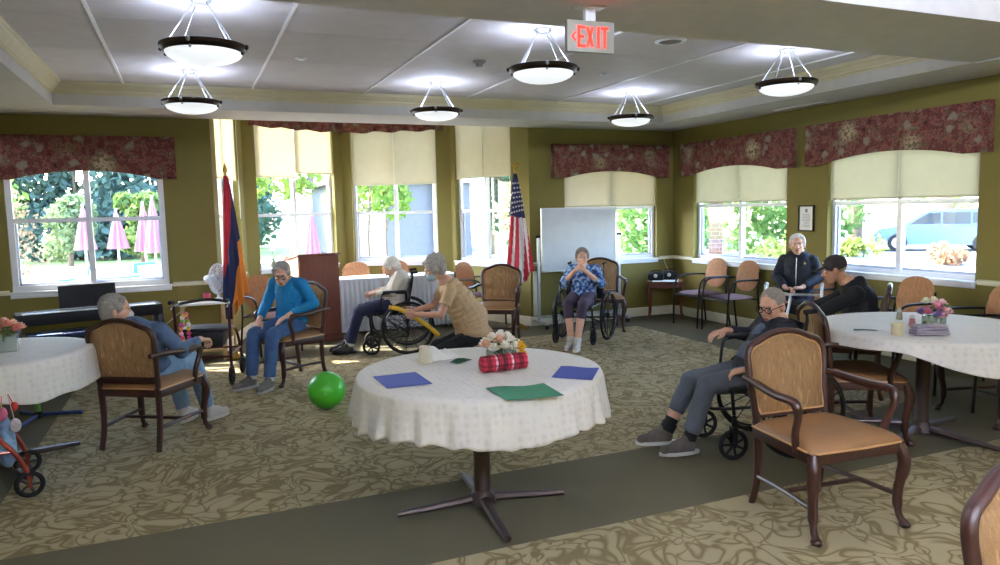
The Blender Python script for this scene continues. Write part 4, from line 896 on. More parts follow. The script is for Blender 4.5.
# 7 man in cap
person('person', 'man in dark cap and black hooded sweatshirt reaching towards the walker', (5.15, 4.47, 0), heading(-.70, .71),
       J_(seated(.93, .06, .06, w=1.12), wrL=(-.12, .58, .74), elL=(-.20, .28, .69), wrR=(.05, .55, .74), elR=(.22, .28, .70), wai=(0, -.06, .70), che=(0, -.05, .80), nec=(0, .03, .93), shR=(.18, -.02, .86), shL=(-.18, -.02, .86), head=(0, .15, 1.05)), skin='deep', yaw=0, pitch=16, w=1.15, dp=1.05, hair=('buzz', '#8b8178'), cap=mat('dark_brown_cap', '#2e2524', .8), top=blackc, hood=True, pants=navy, shoes=(blacksh, blacksh, blsock),
       hands={'R': ((-.1, .9, .2), (0, 0, -1), (-1, 0, 0), .9), 'L': ((.1, .95, .1), (0, 0, -1), (1, 0, 0), .8)})
# 8 man in wheelchair
def shirt(o, J, V, H):
    b = MB(); b.ball(V('che')+Vector((-.0, .055, -.02)), (.10, .085, .14)); b.ball(V('wai')+Vector((0, .06, .0)), (.12, .095, .12)); b.build('shirt_front', mat('slate_blue_shirt', '#4d5d76', .85, var=.1, bump=.2), o, remesh=.008, smooth=4, disp=[(.01, .05)])
    MB().tube([V('nec')+Vector((0, .025, -.035)), V('nec')+Vector((0, .03, .02))], [.062, .052], 14).build('undershirt_collar', PAPER, o)
    for n in 'RL':
        if n == 'R': MB().tube([lerp3(V('anR'), V('knR'), .16), lerp3(V('anR'), V('knR'), .0)], [.052, .05], 14).build('ankle_brace', blsock, o)
person('person', 'man with glasses and cropped grey hair slouching in wheelchair, grey trousers', (3.60, 3.70, 0), heading(-.96, .27),
       dict(pel=(0, .20, .50), wai=(0, .13, .60), che=(0, .05, .72), nec=(0, .015, .84), head=(0, .06, .945), shR=(.17, .03, .80), shL=(-.17, .03, .80), elR=(.28, .06, .70), elL=(-.27, .10, .60), wrR=(.25, .27, .745), wrL=(-.19, .32, .57),
            hipR=(.09, .22, .48), hipL=(-.09, .22, .48), knR=(.11, .58, .44), knL=(-.12, .56, .465), anR=(.08, .76, .11), anL=(-.10, .67, .10), toR=(.09, .92, .055), toL=(-.11, .84, .04)), skin='warm', yaw=32, pitch=14, w=1.1, hair=('buzz', '#8f8880'), glasses=BLACKP, top=navyj, sleeve=(1, .8), pants=greyp, pleg=(1, dict(R=.62, L=.86)), shoes=(mat('taupe_sneaker', '#5b534d', .8, var=.2, vscale=40), white_sole, blsock), extra=shirt,
       hands={'R': ((-.1, .95, -.15), (0, 0, -1), (-1, 0, 0), .5), 'L': ((.35, .9, -.25), (0, 0, -1), (1, 0, 0), .45)})
# ------------------------------------------------------------------ wheelchairs
def wheelchair(x, y, fx, fy, label):
    o = thing('wheelchair', label, 'wheelchair', (x, y, 0), heading(fx, fy))
    MB().sheet(lambda s_, t_: Vector(((s_-.5)*.44, .01+.41*t_, .465-.02*math.sin(PI*s_))), 8, 6, .012).build('seat', BLACKV, o)
    MB().sheet(lambda s_, t_: Vector(((s_-.5)*.42, -.01-.02*math.sin(PI*s_)-.05*t_, .50+.36*t_)), 8, 6, .012).build('backrest', BLACKV, o)
    for s_ in (-1, 1):
        X = s_*.225
        MB().tube(spl([(X, -.05, .93), (X, -.07, .88), (X, -.02, .60), (X, .0, .46), (X, .0, .20)], 4), .012, 8).tube([(X, -.005, .46), (X, .42, .46), (X, .455, .44)], .012, 8).tube(spl([(X, .0, .20), (X, .30, .20), (X, .40, .24), (X, .43, .46)], 4), .012, 8).tube(spl([(X, .0, .46), (X, .01, .69), (X, .05, .70), (X, .24, .70), (X, .29, .66), (X, .31, .46)], 4), .011, 8).build('side_frame', BLACKM, o)
        MB().tube([(X, -.05, .93), (X, -.13, .935)], .016, 10).build('push_handle', RUBBER, o)
        bx('armrest_pad', BLACKV, (X, .14, .718), (.05, .26, .03), o, bev=.01)
        w = thing('big_wheel', None, None, (s_*.29, .0, .305), 0); w.parent = o
        Q = lambda a, r, xx=0: (xx, r*math.cos(a), r*math.sin(a))
        MB().tube([Q(2*PI*k/40, .290) for k in range(40)], .0155, 8, closed=True).build('tire', RUBBER, w)
        MB().tube([Q(2*PI*k/36, .268, s_*.035) for k in range(36)], .008, 6, closed=True).build('hand_rim', STEEL if False else BLACKM, w)
        sp_ = MB()
        for k in range(12): sp_.tube([Q(2*PI*k/12, .02), Q(2*PI*k/12+.12, .28)], .004, 5)
        sp_.tube([(-.02, 0, 0), (.035, 0, 0)], .025, 12); sp_.build('spokes', BLACKP, w)
        c_ = thing('caster_wheel', None, None, (s_*.235, .42, .10), 0); c_.parent = o
        MB().tube([Q(2*PI*k/24, .086) for k in range(24)], .0145, 8, closed=True).build('tire', RUBBER, c_)
        h_ = MB().tube([(-.018, 0, 0), (.018, 0, 0)], .02, 10)
        for k in range(7): h_.tube([Q(2*PI*k/7, .01), Q(2*PI*k/7, .08)], .008, 6)
        h_.build('hub', BLACKP, c_)
        MB().box((.026, 0, .05), (.006, .03, .12)).box((-.026, 0, .05), (.006, .03, .12)).box((0, 0, .112), (.06, .035, .012)).tube([(0, 0, .11), (0, 0, .19)], .013, 8).build('fork', BLACKM, c_)
    MB().tube([(-.225, .05, .22), (.225, .33, .45)], .01, 8).tube([(.225, .05, .22), (-.225, .33, .45)], .01, 8).tube([(-.29, 0, .305), (-.225, 0, .305)], .012, 8).tube([(.29, 0, .305), (.225, 0, .305)], .012, 8).build('cross_brace', BLACKM, o)
    return o
w0 = wheelchair(3.58, 3.69, -.96, .27, 'black wheelchair of the man with glasses, behind foreground armchair')
dup(w0, (2.31, 8.23, 0), heading(-.965, .26), 'black wheelchair of the white haired woman in cream sweater')
dup(w0, (4.48, 7.85, 0), heading(-.74, -.67), 'black wheelchair of the woman in blue patterned blouse')
# ------------------------------------------------------------------ rollators, walker, cane
BURG = mat('burgundy_metal', '#4a1820', .35, .4, coat=.4); REDM = mat('red_metal', '#8f3626', .35, .3, coat=.5)
def rollator(x, y, fx, fy, label, fm, bag=True, hz=.82, ws=1.0):
    """rear (handles) at -Y"""
    o = thing('rollator', label, 'walker', (x, y, 0), heading(fx, fy))
    for s_ in (-1, 1):
        X = s_*.245
        MB().tube(spl([(X, -.275, .12), (X, -.265, .35), (X, -.25, .60), (X, -.27, hz-.03)], 5), .014, 8).tube(spl([(X, .27, .15), (X, .20, .30), (X, .02, .50), (X, -.24, .56)], 5), .014, 8).tube([(X, -.265, .30), (X, .20, .29)], .011, 8).build('side_frame', fm, o)
        MB().tube([(X, -.26, hz), (X, -.38, hz+.01)], [.016, .019], 10).ball((X, -.38, hz+.01), .019).build('hand_grip', RUBBER, o)
        MB().tube(spl([(X, -.27, hz-.03), (X+s_*.005, -.33, hz-.055), (X, -.40, hz-.04)], 4), .006, 6).build('brake_lever', BLACKM, o)
        for yy in (-.275, .275):
            w = thing('wheel', None, None, (X, yy, .095*ws), 0); w.parent = o; w.scale = (ws, ws, ws)
            MB().tube([(0, .078*math.cos(a), .078*math.sin(a)) for a in [2*PI*k/24 for k in range(24)]], .0165, 8, closed=True).build('tire', RUBBER, w)
            h_ = MB().tube([(-.014, 0, 0), (.014, 0, 0)], .018, 10)
            for k in range(5): h_.tube([(0, 0, 0), (0, .07*math.cos(2*PI*k/5), .07*math.sin(2*PI*k/5))], .009, 6)
            h_.build('hub', mat('hub_grey', '#2b2b2e', .5) if 'hub_grey' not in bpy.data.materials else bpy.data.materials['hub_grey'], w)
            MB().box((.024, 0, .02), (.005, .025, .08)).box((-.024, 0, .02), (.005, .025, .08)).box((0, 0, .062), (.055, .03, .01)).build('fork', fm, w)
    MB().box((0, -.06, .535), (.44, .30, .035), bev=.012).build('seat', BLACKV, o)
    MB().tube(spl([(-.245, -.26, hz-.04), (-.2, -.10, hz-.03), (0, -.03, hz-.01), (.2, -.10, hz-.03), (.245, -.26, hz-.04)], 6), .014, 8).build('backrest_strap', BLACKM, o)
    MB().tube([(-.245, -.266, .28), (.245, -.266, .28)], .01, 8).build('cross_bar', fm, o); MB().tube([(-.245, .20, .29), (.245, .20, .29)], .01, 8).build('cross_bar', fm, o)
    if bag: MB().box((0, -.05, .43), (.36, .24, .16), bev=.03, taper=.85).build('storage_pouch', BLACKV, o)
    return o
rollator(.135, 7.66, .24, .97, 'dark burgundy rollator with black seat and flower garland, between the seated women', BURG)
rollator(-1.255, 5.08, .98, .19, 'red rollator walker at left edge of the picture', REDM, hz=.80, ws=.84)
gar = thing('flower_garland', 'colourful artificial flower garland hanging on the burgundy rollator', 'garland', (.06, 7.33, 0), 0)
rn = random.Random(4); cols = ['#e2527c', '#f0c34a', '#e9e4d8', '#8fbf4a', '#d64a9a', '#f08a3c', '#f3a6c0']
for k in range(26):
    a = 2*PI*k/26; p = (-.135+.032*math.cos(a)+rn.uniform(-.008, .008), -.02+.02*math.sin(a*2), .54+.18*math.sin(a))
    b = MB(); 
    for j in range(5): b.ball((p[0]+.012*math.cos(j*1.26), p[1]+.008*math.sin(j*3), p[2]+.012*math.sin(j*1.26)), .0105, u=7, w=5)
    b.build('blossom', pm(cols[k % 7]), gar)
gb = thing('plastic_bag', 'pale blue plastic bag hanging on the red rollator', 'bag', (-1.06, 5.0, 0), 0)
b = MB(); b.ball((0, 0, .30), (.055, .09, .13)); b.cap((0, 0, .40), .04, (0, 0, .48), .02); b.build('bag_body', mat('blue_plastic', '#7f9fc4', .35, var=.2, vscale=20), gb, remesh=.008, smooth=2, disp=[(.03, .06)])
gi = thing('hanging_toy', 'small bright items with red ball hanging on the red rollator', 'trinket', (-1.0, 5.02, 0), 0)
for n_, c_, p, r in (('red_ball', '#c8322e', (-.01, .02, .52), .02), ('pink_pouch', '#d96a94', (-.06, -.06, .50), .03), ('green_tag', '#7fae3c', (-.07, -.10, .56), .022), ('white_pouch', '#c9c2c4', (.0, -.04, .42), .03)): MB().ball(p, (r, r*.7, r*1.4)).tube([p, (p[0]*.5-.03, p[1]*.5, .60)], .003, 6).build(n_, pm(c_), gi)
# folding walker
o = thing('folding_walker', 'aluminium folding walker between the two men on the right', 'walker', (5.26, 5.24, 0), math.atan2(-.73, .68))
for s_ in (-1, 1):
    X = s_*.245
    MB().tube(spl([(X+s_*.03, -.22, .03), (X+.0, -.16, .50), (X, -.12, .80), (X, -.06, .845), (X, .06, .845), (X, .12, .80), (X, .16, .5), (X+s_*.02, .2, .03)], 6), .0135, 10).tube([(X, -.17, .42), (X, .17, .42)], .011, 8).build('side_frame', ALU, o)
    MB().tube([(X, -.07, .848), (X, .07, .848)], .018, 10).build('hand_grip', mat('grip_grey', '#a9adb0', .6) if s_ < 0 else bpy.data.materials['grip_grey'], o)
    for yy in (-.22, .2): MB().tube([(X+s_*.03 if yy < 0 else X+s_*.02, yy, 0), (X+s_*.028 if yy < 0 else X+s_*.018, yy*.99, .04)], .017, 10).build('rubber_tip', RUBBER, o)
MB().tube([(-.245, .13, .74), (.245, .13, .74)], .012, 8).build('cross_bar', ALU, o); MB().tube([(-.245, .14, .62), (.245, .14, .62)], .011, 8).build('cross_bar', ALU, o)
o = thing('walking_cane', 'silver curved handle standing behind the man in the wheelchair', 'cane', (4.35, 4.42, 0), 0)
MB().tube(spl([(-.02, -.02, .03), (-.0, .0, .60), (.05, -.0, .84), (.045, .01, .89), (.0, .03, .90), (-.04, .05, .87)], 8), .011, 10).build('cane_shaft', ALU, o); MB().tube([(-.02, -.02, 0), (-.02, -.02, .05)], .016, 10).build('rubber_tip', RUBBER, o)
# yellow tube held by the caregiver
o = thing('yellow_foam_bat', 'long yellow padded bar held by the kneeling caregiver', 'bat', (2.14, 7.76, .52), 0)
MB().tube(spl([(-.13, .02, .055), (-.04, .0, .03), (.10, -.04, -.06), (.25, -.08, -.17), (.36, -.10, -.28)], 5), .034, 12, flat=(1, .75)).build('padded_bar', mat('yellow_pad', '#e0b818', .5), o)
MB().tube([(-.16, .025, .06), (-.12, .018, .053)], .024, 10).tube([(.25, -.105, -.15), (.29, -.115, -.19)], .008, 8).build('end_loop', mat('orange_yellow', '#c98a1c', .5), o)

# ------------------------------------------------------------------ ball, lectern, skirted table
o = thing('beach_ball', 'bright green ball on the carpet left of the centre table', 'ball', (.985, 6.06, .155), 0)
MB().ball((0, 0, 0), .155, u=36, w=24).build('ball_body', mat('green_vinyl', '#4fc132', .35), o, ang=180)
MB().tube([(-.035, -.148, .005), (-.037, -.156, .005)], .012, 12).build('valve_plug', mat('green_valve', '#86c98a', .4), o)
o = thing('lectern', 'brown wooden lectern standing in front of the bay windows', 'lectern', (1.44, 9.52, 0), R_(11))
w_, d_ = .50, .50
Q = Matrix(((0, 0, 1, 0), (1, 0, 0, 0), (0, 1, 0, 0), (0, 0, 0, 1)))
side = [(-d_/2+.02, .06), (d_/2, .06), (d_/2, 1.02), (-d_/2+.02, 1.09)]
LECT_SUNLIT = mat('lectern_sunlit_side', '#a58468', .5, var=.1)  # paler tone for the left panel: sunlight on it is painted in
for s_ in (-1, 1): MB().prism(side, s_*w_/2-.0125, s_*w_/2+.0125, Q).build('side_panel', LECT_SUNLIT if s_ < 0 else LECT, o)
bx('front_panel', LECT, (0, -d_/2+.01, .57), (w_, .02, 1.04), o); bx('shelf', LECT, (0, .02, .60), (w_-.03, d_-.06, .02), o)
bx('plinth', LECT, (0, 0, .035), (w_+.03, d_+.02, .07), o, bev=.005)
MB().box((0, -.0, 1.075), (w_+.06, d_+.06, .025), rot=(-.14, 0, 0), bev=.006).build('slanted_top', LECT, o)
MB().box((0, .24, 1.055), (w_+.04, .02, .03), rot=(-.14, 0, 0)).build('book_lip', LECT, o)
o = thing('folding_table', 'long folding table under the white pleated skirt behind the lectern', 'table', (2.62, 9.88, 0))
bx('tabletop', WHITE, (0, 0, .715), (1.62, .5, .03), o)
for sx in (-1, 1):
    for sy in (-1, 1): MB().tube([(sx*.7, sy*.18, 0), (sx*.66, sy*.2, .70)], .014, 8).build('leg', STEEL, o)
def rect_cloth(name, label, cx, cy, hw, hd, z, drop, pl_):
    per = []; n = 420; P_ = 4*(hw+hd)
    def pt(s):
        d = s*P_
        for (ax, ay, bx_, by_, L_, nx, ny) in ((-hw, -hd, hw, -hd, 2*hw, 0, -1), (hw, -hd, hw, hd, 2*hd, 1, 0), (hw, hd, -hw, hd, 2*hw, 0, 1), (-hw, hd, -hw, -hd, 2*hd, -1, 0)):
            if d <= L_: t_ = d/L_; return Vector((ax+(bx_-ax)*t_, ay+(by_-ay)*t_, 0)), Vector((nx, ny, 0))
            d -= L_
        return Vector((-hw, -hd, 0)), Vector((-1, 0, 0))
    b = MB(); rows = []
    for t_ in (0, .02, .1, .3, .6, 1):
        row = []
        for i in range(n):
            p, nr_ = pt(i/n); s = i/n*P_; amp = .013*min(1, t_*6); row.append(b.v(p+nr_*(.006+amp*(1+math.sin(s*pl_)))+Vector((0, 0, z-drop*t_))))
        rows.append(row)
    for A, B in zip(rows, rows[1:]):
        for i in range(n): b.face((A[i], A[(i+1) % n], B[(i+1) % n], B[i]))
    b.face(rows[0]); o = b.build(name, FCLOTH, ang=60); o.location = (cx, cy, 0); tag(o, label, 'tablecloth'); return o
rect_cloth('table_skirt', 'white pleated skirt on the long table behind the wheelchair woman', 2.62, 9.88, .83, .265, .742, .70, 95)
# ------------------------------------------------------------------ whiteboard, notice, side table
o = thing('mobile_whiteboard', 'rolling whiteboard on grey stand in front of back wall', 'whiteboard', (5.0, 8.90, 0))
bx('board_surface', mat('whiteboard_face', '#c3c9d2', .25), (0, 0, 1.19), (1.15, .018, .84), o)
f = MB(); 
for z in (.765, 1.615): f.box((0, 0, z), (1.185, .03, .025))
for x in (-.582, .582): f.box((x, 0, 1.19), (.022, .03, .87))
f.build('board_frame', ALU, o); bx('pen_tray', ALU, (0, -.045, .755), (.62, .07, .018), o)
for x in (-.64, .64):
    MB().box((x, 0, .66), (.035, .03, 1.18)).build('stand_post', ALU, o); MB().box((x, 0, .075), (.045, .52, .03)).build('stand_foot', ALU, o)
    MB().tube([(x-.03, 0, 1.24), (x+.03, 0, 1.24)], .02, 10).build('pivot_knob', BLACKP, o)
    for yy in (-.23, .23): MB().tube([(x-.012, yy, .03), (x+.012, yy, .03)], .03, 12).build('caster', BLACKP, o)
MB().box((0, .0, .14), (1.25, .025, .03)).build('lower_brace', ALU, o)
o = thing('framed_notice', 'small framed notice on right wall between the two windows', 'picture frame', (XR, 6.49, 1.44), -PI/2)
f = MB()
for z in (-.145, .145): f.box((0, -.012, z), (.23, .02, .014))
for x in (-.108, .108): f.box((x, -.012, 0), (.014, .02, .304))
f.build('black_frame', BLACKP, o); bx('paper_sheet', PAPER, (0, -.008, 0), (.205, .006, .28), o)
tl = MB(); rn = random.Random(3)
for k in range(9):
    w_ = rn.uniform(.09, .15); tl.box((0, -.0118, .045-k*.018), (w_, .001, .004))
tl.box((0, -.0118, .09), (.035, .001, .04)); tl.build('printed_lines', mat('ink_grey', '#8a8d92', .8), o, kind='stuff')
o = thing('side_table', 'small cherry side table in the room corner with radios', 'side table', (6.30, 8.70, 0), R_(-38))
MB().box((0, 0, .545), (.50, .40, .02), bev=.005).build('tabletop', LECT, o)
f = MB()
for s_ in (-1, 1): f.box((0, s_*.17, .50), (.42, .016, .07)); f.box((s_*.22, 0, .50), (.016, .32, .07)); f.prism([(-.10, 0), (0, -.025), (.10, 0)], -.008, .008, Matrix.Translation((0, s_*.17, .468)) @ Matrix.Rotation(PI/2, 4, 'X'))
f.build('apron', LECT, o)
for sx in (-1, 1):
    for sy in (-1, 1): MB().tube(spl([(sx*.215, sy*.165, .535), (sx*.235, sy*.18, .42), (sx*.22, sy*.17, .20), (sx*.225, sy*.175, .06), (sx*.245, sy*.19, .012)], 5), [.02]*5+[.024]*5+[.014]*8+[.013, .018, .02], 8).build('leg', LECT, o)
def radio(x, y, z, rz, s, label):
    o = thing('radio', label, 'radio', (x, y, z), rz); MB().lathe([(0, -.12*s), (.055*s, -.12*s), (.07*s, -.09*s), (.075*s, 0), (.07*s, .09*s), (.055*s, .12*s), (0, .12*s)], (0, 0, .062*s), 20, rot=(0, PI/2, 0)).build('radio_body', BLACKP, o)
    for q in (-.075, .075): MB().lathe([(0, .004), (.035*s, .004), (.038*s, 0), (0, 0)], (q*s, -.068*s, .06*s), 16, rot=(PI/2, 0, 0)).build('speaker', RUBBER, o)
    MB().lathe([(0, .01), (.025*s, .008), (.03*s, 0), (0, 0)], (0, -.07*s, .075*s), 16, rot=(PI/2, 0, 0)).build('dial', STEEL, o)
    MB().tube(spl([(-.09*s, 0, .10*s), (-.06*s, 0, .15*s), (.06*s, 0, .15*s), (.09*s, 0, .10*s)], 5), .008*s, 8).build('carry_handle', BLACKP, o); return o
bx('white_paper_runner', PAPER, (6.27, 8.66, .5575), (.36, .42, .003), rot=(0, 0, R_(-38)), label='white paper cover lying on the corner side table', cat='paper')
radio(6.16, 8.74, .5595, R_(-40), .9, 'black portable radio on the corner side table, left one'); radio(6.38, 8.72, .5595, R_(-40), .95, 'black radio with silver dial on the corner side table, right one')
o = MB().tube(spl([(6.40, 8.76, .66), (6.50, 8.95, .72), (6.53, 9.05, .80), (6.53, 9.055, .88)], 5), .003, 6).build('power_cord', WHITE); tag(o, 'thin white cord rising from the radio to the wall rail', 'cord')
# ------------------------------------------------------------------ piano side
o = thing('digital_piano', 'black digital piano with music rest under the left window', 'piano', (-.93, 8.14, 0), R_(13))
bx('keyboard_case', BLACKP, (0, 0, .685), (1.26, .32, .10), o, bev=.006); bx('case_lid', mat('gloss_black_lid', '#101018', .15), (0, .0, .739), (1.25, .30, .010), o)
MB().box((0, .11, .86), (.50, .015, .22), rot=(-.2, 0, 0)).build('music_rest', BLACKP, o)
kb = MB()
for k in range(48): kb.box((-.56+k*.0238, -.11, .746), (.022, .10, .006))
kb.build('white_keys', PAPER, o, kind='stuff')
for s_ in (-1, 1): bx('leg_panel', mat('navy_black_panel', '#0e1326', .3) if s_ < 0 else bpy.data.materials['navy_black_panel'], (s_*.61, 0, .32), (.05, .30, .635), o, bev=.004)
bx('rear_panel', bpy.data.materials['navy_black_panel'], (0, .13, .42), (1.18, .02, .14), o); bx('bottom_brace', bpy.data.materials['navy_black_panel'], (0, .10, .10), (1.18, .03, .05), o)
o = thing('piano_bench', 'low dark bench with shiny blue top in front of the piano', 'bench', (-1.04, 7.66, 0), R_(9))
bx('bench_top', mat('blue_gloss', '#27345f', .12), (0, 0, .585), (.72, .32, .035), o, bev=.006); bx('bench_box', BLACKP, (0, 0, .53), (.68, .28, .07), o)
for sx in (-1, 1):
    for sy in (-1, 1): MB().tube([(sx*.31, sy*.11, 0), (sx*.31, sy*.11, .50)], .02, 8).build('leg', BLACKP, o)
o = thing('floor_stand', 'floor stand with blue feet and green pole under the left table', 'stand', (-1.215, 6.86, 0))
BL = mat('blue_tube', '#1f3d8a', .4); GR_ = mat('green_tube', '#6fae4a', .5)
for a, l in ((R_(0), .30), (R_(-105), .27), (R_(125), .28)): MB().tube([(0, 0, .035), (l*math.cos(a), l*math.sin(a), .018)], .015, 8).ball((l*math.cos(a), l*math.sin(a), .018), .018).build('tripod_foot', BL, o)
MB().tube([(0, 0, .03), (0, 0, .30)], .02, 10).build('green_pole', GR_, o); MB().tube([(0, 0, .30), (0, 0, .62)], .016, 10).build('blue_pole', BL, o); MB().ball((0, 0, .035), (.04, .04, .03)).build('foot_hub', BLACKP, o)
# small table with cup and fan
o = thing('small_table', 'small white topped table below the left bay window with fan', 'side table', (.10, 8.80, 0))
bx('tabletop', WHITE, (0, 0, .655), (.50, .36, .025), o, bev=.005); TAN = mat('tan_post', '#c8ac80', .6)
for sx in (-1, 1):
    for sy in (-1, 1): bx('leg', TAN, (sx*.21, sy*.14, .322), (.04, .04, .64), o)
MB().box((0, 0, .12), (.40, .26, .02)).build('lower_shelf', TAN, o)
cup('pink_cup', 'bright pink cup on the small table left of the fan', (.155, 8.84, .6675), mat('pink_plastic', '#c43a63', .4), .03, .038, .085)
bx('paper_stack', PAPER, (-.03, 8.76, .672), (.2, .14, .008), rot=(0, 0, .2), label='white sheets of paper on the small table by the fan', cat='paper')
o = thing('desk_fan', 'white round desk fan standing on the small table', 'fan', (.275, 8.74, .6675), 0)
MB().lathe([(0, 0), (.065, 0), (.07, .015), (.05, .03), (.018, .04), (.014, .10), (0, .10)], n=20).build('fan_base', WHITE, o)
Qf = (0, R_(90), R_(-35)); FW = mat('fan_white', '#d6d8e2', .5)
fr = Euler(Qf).to_matrix().to_4x4(); fc = Matrix.Translation((0, 0, .25)) @ fr
b = MB(); b.M = fc
for k in range(7): rr = .165*math.sin(PI*(k+1)/16); b.tube([(rr*math.cos(a), rr*math.sin(a), .06*math.cos(PI*(k+1)/16)) for a in [2*PI*j/24 for j in range(24)]], .003, 5, closed=True)
for k in range(20):
    a = 2*PI*k/20; b.tube([(.16*math.sin(t_)*math.cos(a), .16*math.sin(t_)*math.sin(a), .06*math.cos(t_)) for t_ in [PI*j/10 for j in range(11)]], .0028, 5)
b.tube([(.168*math.cos(a), .168*math.sin(a), 0) for a in [2*PI*j/28 for j in range(28)]], .008, 8, closed=True); b.build('cage', FW, o)
b = MB(); b.M = fc
for k in range(4): b.ball((.075*math.cos(k*PI/2), .075*math.sin(k*PI/2), 0), (.06, .045, .006), (.3, 0, k*PI/2))
b.build('blades', FW, o); b = MB(); b.M = fc; b.lathe([(0, -.16), (.035, -.155), (.045, -.12), (.045, -.06), (.03, -.04), (0, -.04)], n=16); b.build('motor_housing', FW, o)
MB().tube([(0, 0, .08), (-.05, .03, .16), (-.055, .035, .23)], .014, 8).build('fan_neck', WHITE, o)
o = MB().tube(spl([(-.05, 8.95, .62), (-.4, 9.0, .35), (-.8, 9.03, .30), (-1.2, 9.04, .33)], 6), .004, 6).build('power_cord', WHITE); tag(o, 'long white power cord sagging along wall under left window', 'cord')
# ------------------------------------------------------------------ flags
def flag(x, y, label, zt, zb, mats, fmat, top_ball, R0=.13, rz=0, pole_h=2.25, eagle=False, seed=0, off=(0, 0)):
    o = thing('flag_on_pole', label, 'flag', (x, y, 0), rz)
    MB().tube([(0, 0, .05), (0, 0, pole_h)], .0125, 10).build('flag_pole', BRASS if eagle else mat('pale_wood_pole', '#b99b62', .5), o)
    MB().lathe([(0, 0), (.13, 0), (.135, .02), (.08, .05), (.03, .07), (.02, .12), (0, .12)], n=28).build('floor_base', BRASS, o)
    nu, nv = 168, 70; b = MB()
    def P(i, j):
        a = 2*PI*i/nu; t_ = j/nv; k = t_**.75; r = .022+R0*k; f = 1+.28*k*math.sin(a*7+seed+1.5*t_)+.12*k*math.sin(a*13+seed*2)
        return Vector((off[0]*k+r*f*math.cos(a)*1.05, off[1]*k+r*f*math.sin(a)*.7, zt+(zb-zt)*t_ + .03*k*math.sin(a*2+seed)+(.14*k*k*(math.cos(a+.6)))))
    G = [[b.v(P(i, j)) for j in range(nv+1)] for i in range(nu)]; b.bm.faces.ensure_lookup_table()
    for i in range(nu):
        for j in range(nv):
            f_ = b.face((G[i][j], G[(i+1) % nu][j], G[(i+1) % nu][j+1], G[i][j+1]))
            if f_: f_.material_index = fmat(i/nu, j/nv)
    b.build('flag_cloth', mats, o, ang=180)
    if eagle:
        m = MB(); m.ball((0, 0, pole_h+.02), .022); m.ball((0, 0, pole_h+.065), (.018, .022, .03)); m.ball((0, -.02, pole_h+.095), .013)
        for s_ in (-1, 1): m.cap((s_*.015, 0, pole_h+.075), .012, (s_*.06, 0, pole_h+.105), .006); m.cap((s_*.02, 0, pole_h+.06), .01, (s_*.05, 0, pole_h+.075), .005)
        m.build('eagle_finial', BRASS, o); MB().ball((0, 0, pole_h-.08), (.028, .028, .05)).build('tassel_cover', BLACKP, o)
    else: MB().lathe([(0, 0), (.02, .0), (.024, .03), (.01, .07), (0, .12)], (0, 0, pole_h), 12).build('spear_finial', BRASS, o)
    return o
RED = mat('flag_red', '#c02035', .75); NAV = mat('flag_navy', '#1d2450', .75); ORG = mat('flag_orange', '#e5862c', .75); WHF = mat('flag_white', '#e2ddda', .75)
def fm1(s, t_):
    a = (s+.02) % 1
    v = t_*1.0+ (.38 if .60 < a < .93 else 0) + (-.0)
    c_ = (a-.25) % 1   # 0.25..0.75 faces the camera
    x = math.cos(2*PI*s)
    k = x*.42+t_*1.15
    return 0 if k < .46 else (1 if k < 1.02 else 2)
flag(.42, 8.72, 'red, navy and orange flag furled on its pole at left of the bay', 2.06, .60, [RED, NAV, ORG], fm1, None, R0=.085, pole_h=2.10, seed=1.0, off=(.03, 0))
def fm2(s, t_):
    x = math.cos(2*PI*s)
    if t_ < .40+.04*x: return 1
    return 0 if int((s*14+1.2*t_)+10) % 2 == 0 else 2
us = flag(4.07, 8.98, 'red, white and blue striped flag with stars furled on its pole', 2.10, .62, [RED, NAV, WHF], fm2, None, R0=.135, pole_h=2.13, eagle=True, seed=2.2, off=(.03, 0))
st = MB(); rn = random.Random(2)
for j in range(7):
    t_ = .09+j*.043; k = t_**.75; r = (.022+.135*k)*1.26
    for i in range(3+j//2):
        a = 2*PI*(.60+.32*(i+.5*(j % 2))/(3+j//2))
        c_ = Vector((.03*k+r*math.cos(a)*1.05, r*math.sin(a)*.7-.004, 2.10-1.48*t_+.14*k*k*math.cos(a+.6))); n = []
        rt = Vector((-math.sin(a), math.cos(a)*.7, 0)).normalized(); 
        vs = []
        for q in range(10): rr = .017 if q % 2 == 0 else .007; th_ = PI/2+q*PI/5; vs.append(st.v(c_+rt*rr*math.cos(th_)+Vector((0, 0, rr*math.sin(th_)))))
        f_ = st.face(vs)
st.bm.normal_update(); bmesh.ops.solidify(st.bm, geom=list(st.bm.faces), thickness=.003)
st.build('white_stars', WHF, us, kind='stuff')
# figurine on the bay sill
o = thing('sill_vase', 'small vase with a white flower on the second bay window sill', 'vase', (1.09, 10.77, .865))
MB().lathe([(0, 0), (.03, 0), (.04, .03), (.038, .08), (.02, .11), (.025, .13), (0, .13)], n=16).build('vase_body', mat('green_grey_vase', '#8d9c84', .4), o)
b = MB(); rn = random.Random(8); rose(b, (0, 0, .25), .04, rn); b.build('white_bloom', pm('#e8e6dc'), o); MB().tube([(0, 0, .12), (0, 0, .24)], .004, 6).tube(spl([(0, 0, .13), (.05, 0, .2), (.11, 0, .21)], 4), .003, 6).build('stem', STEMM, o)
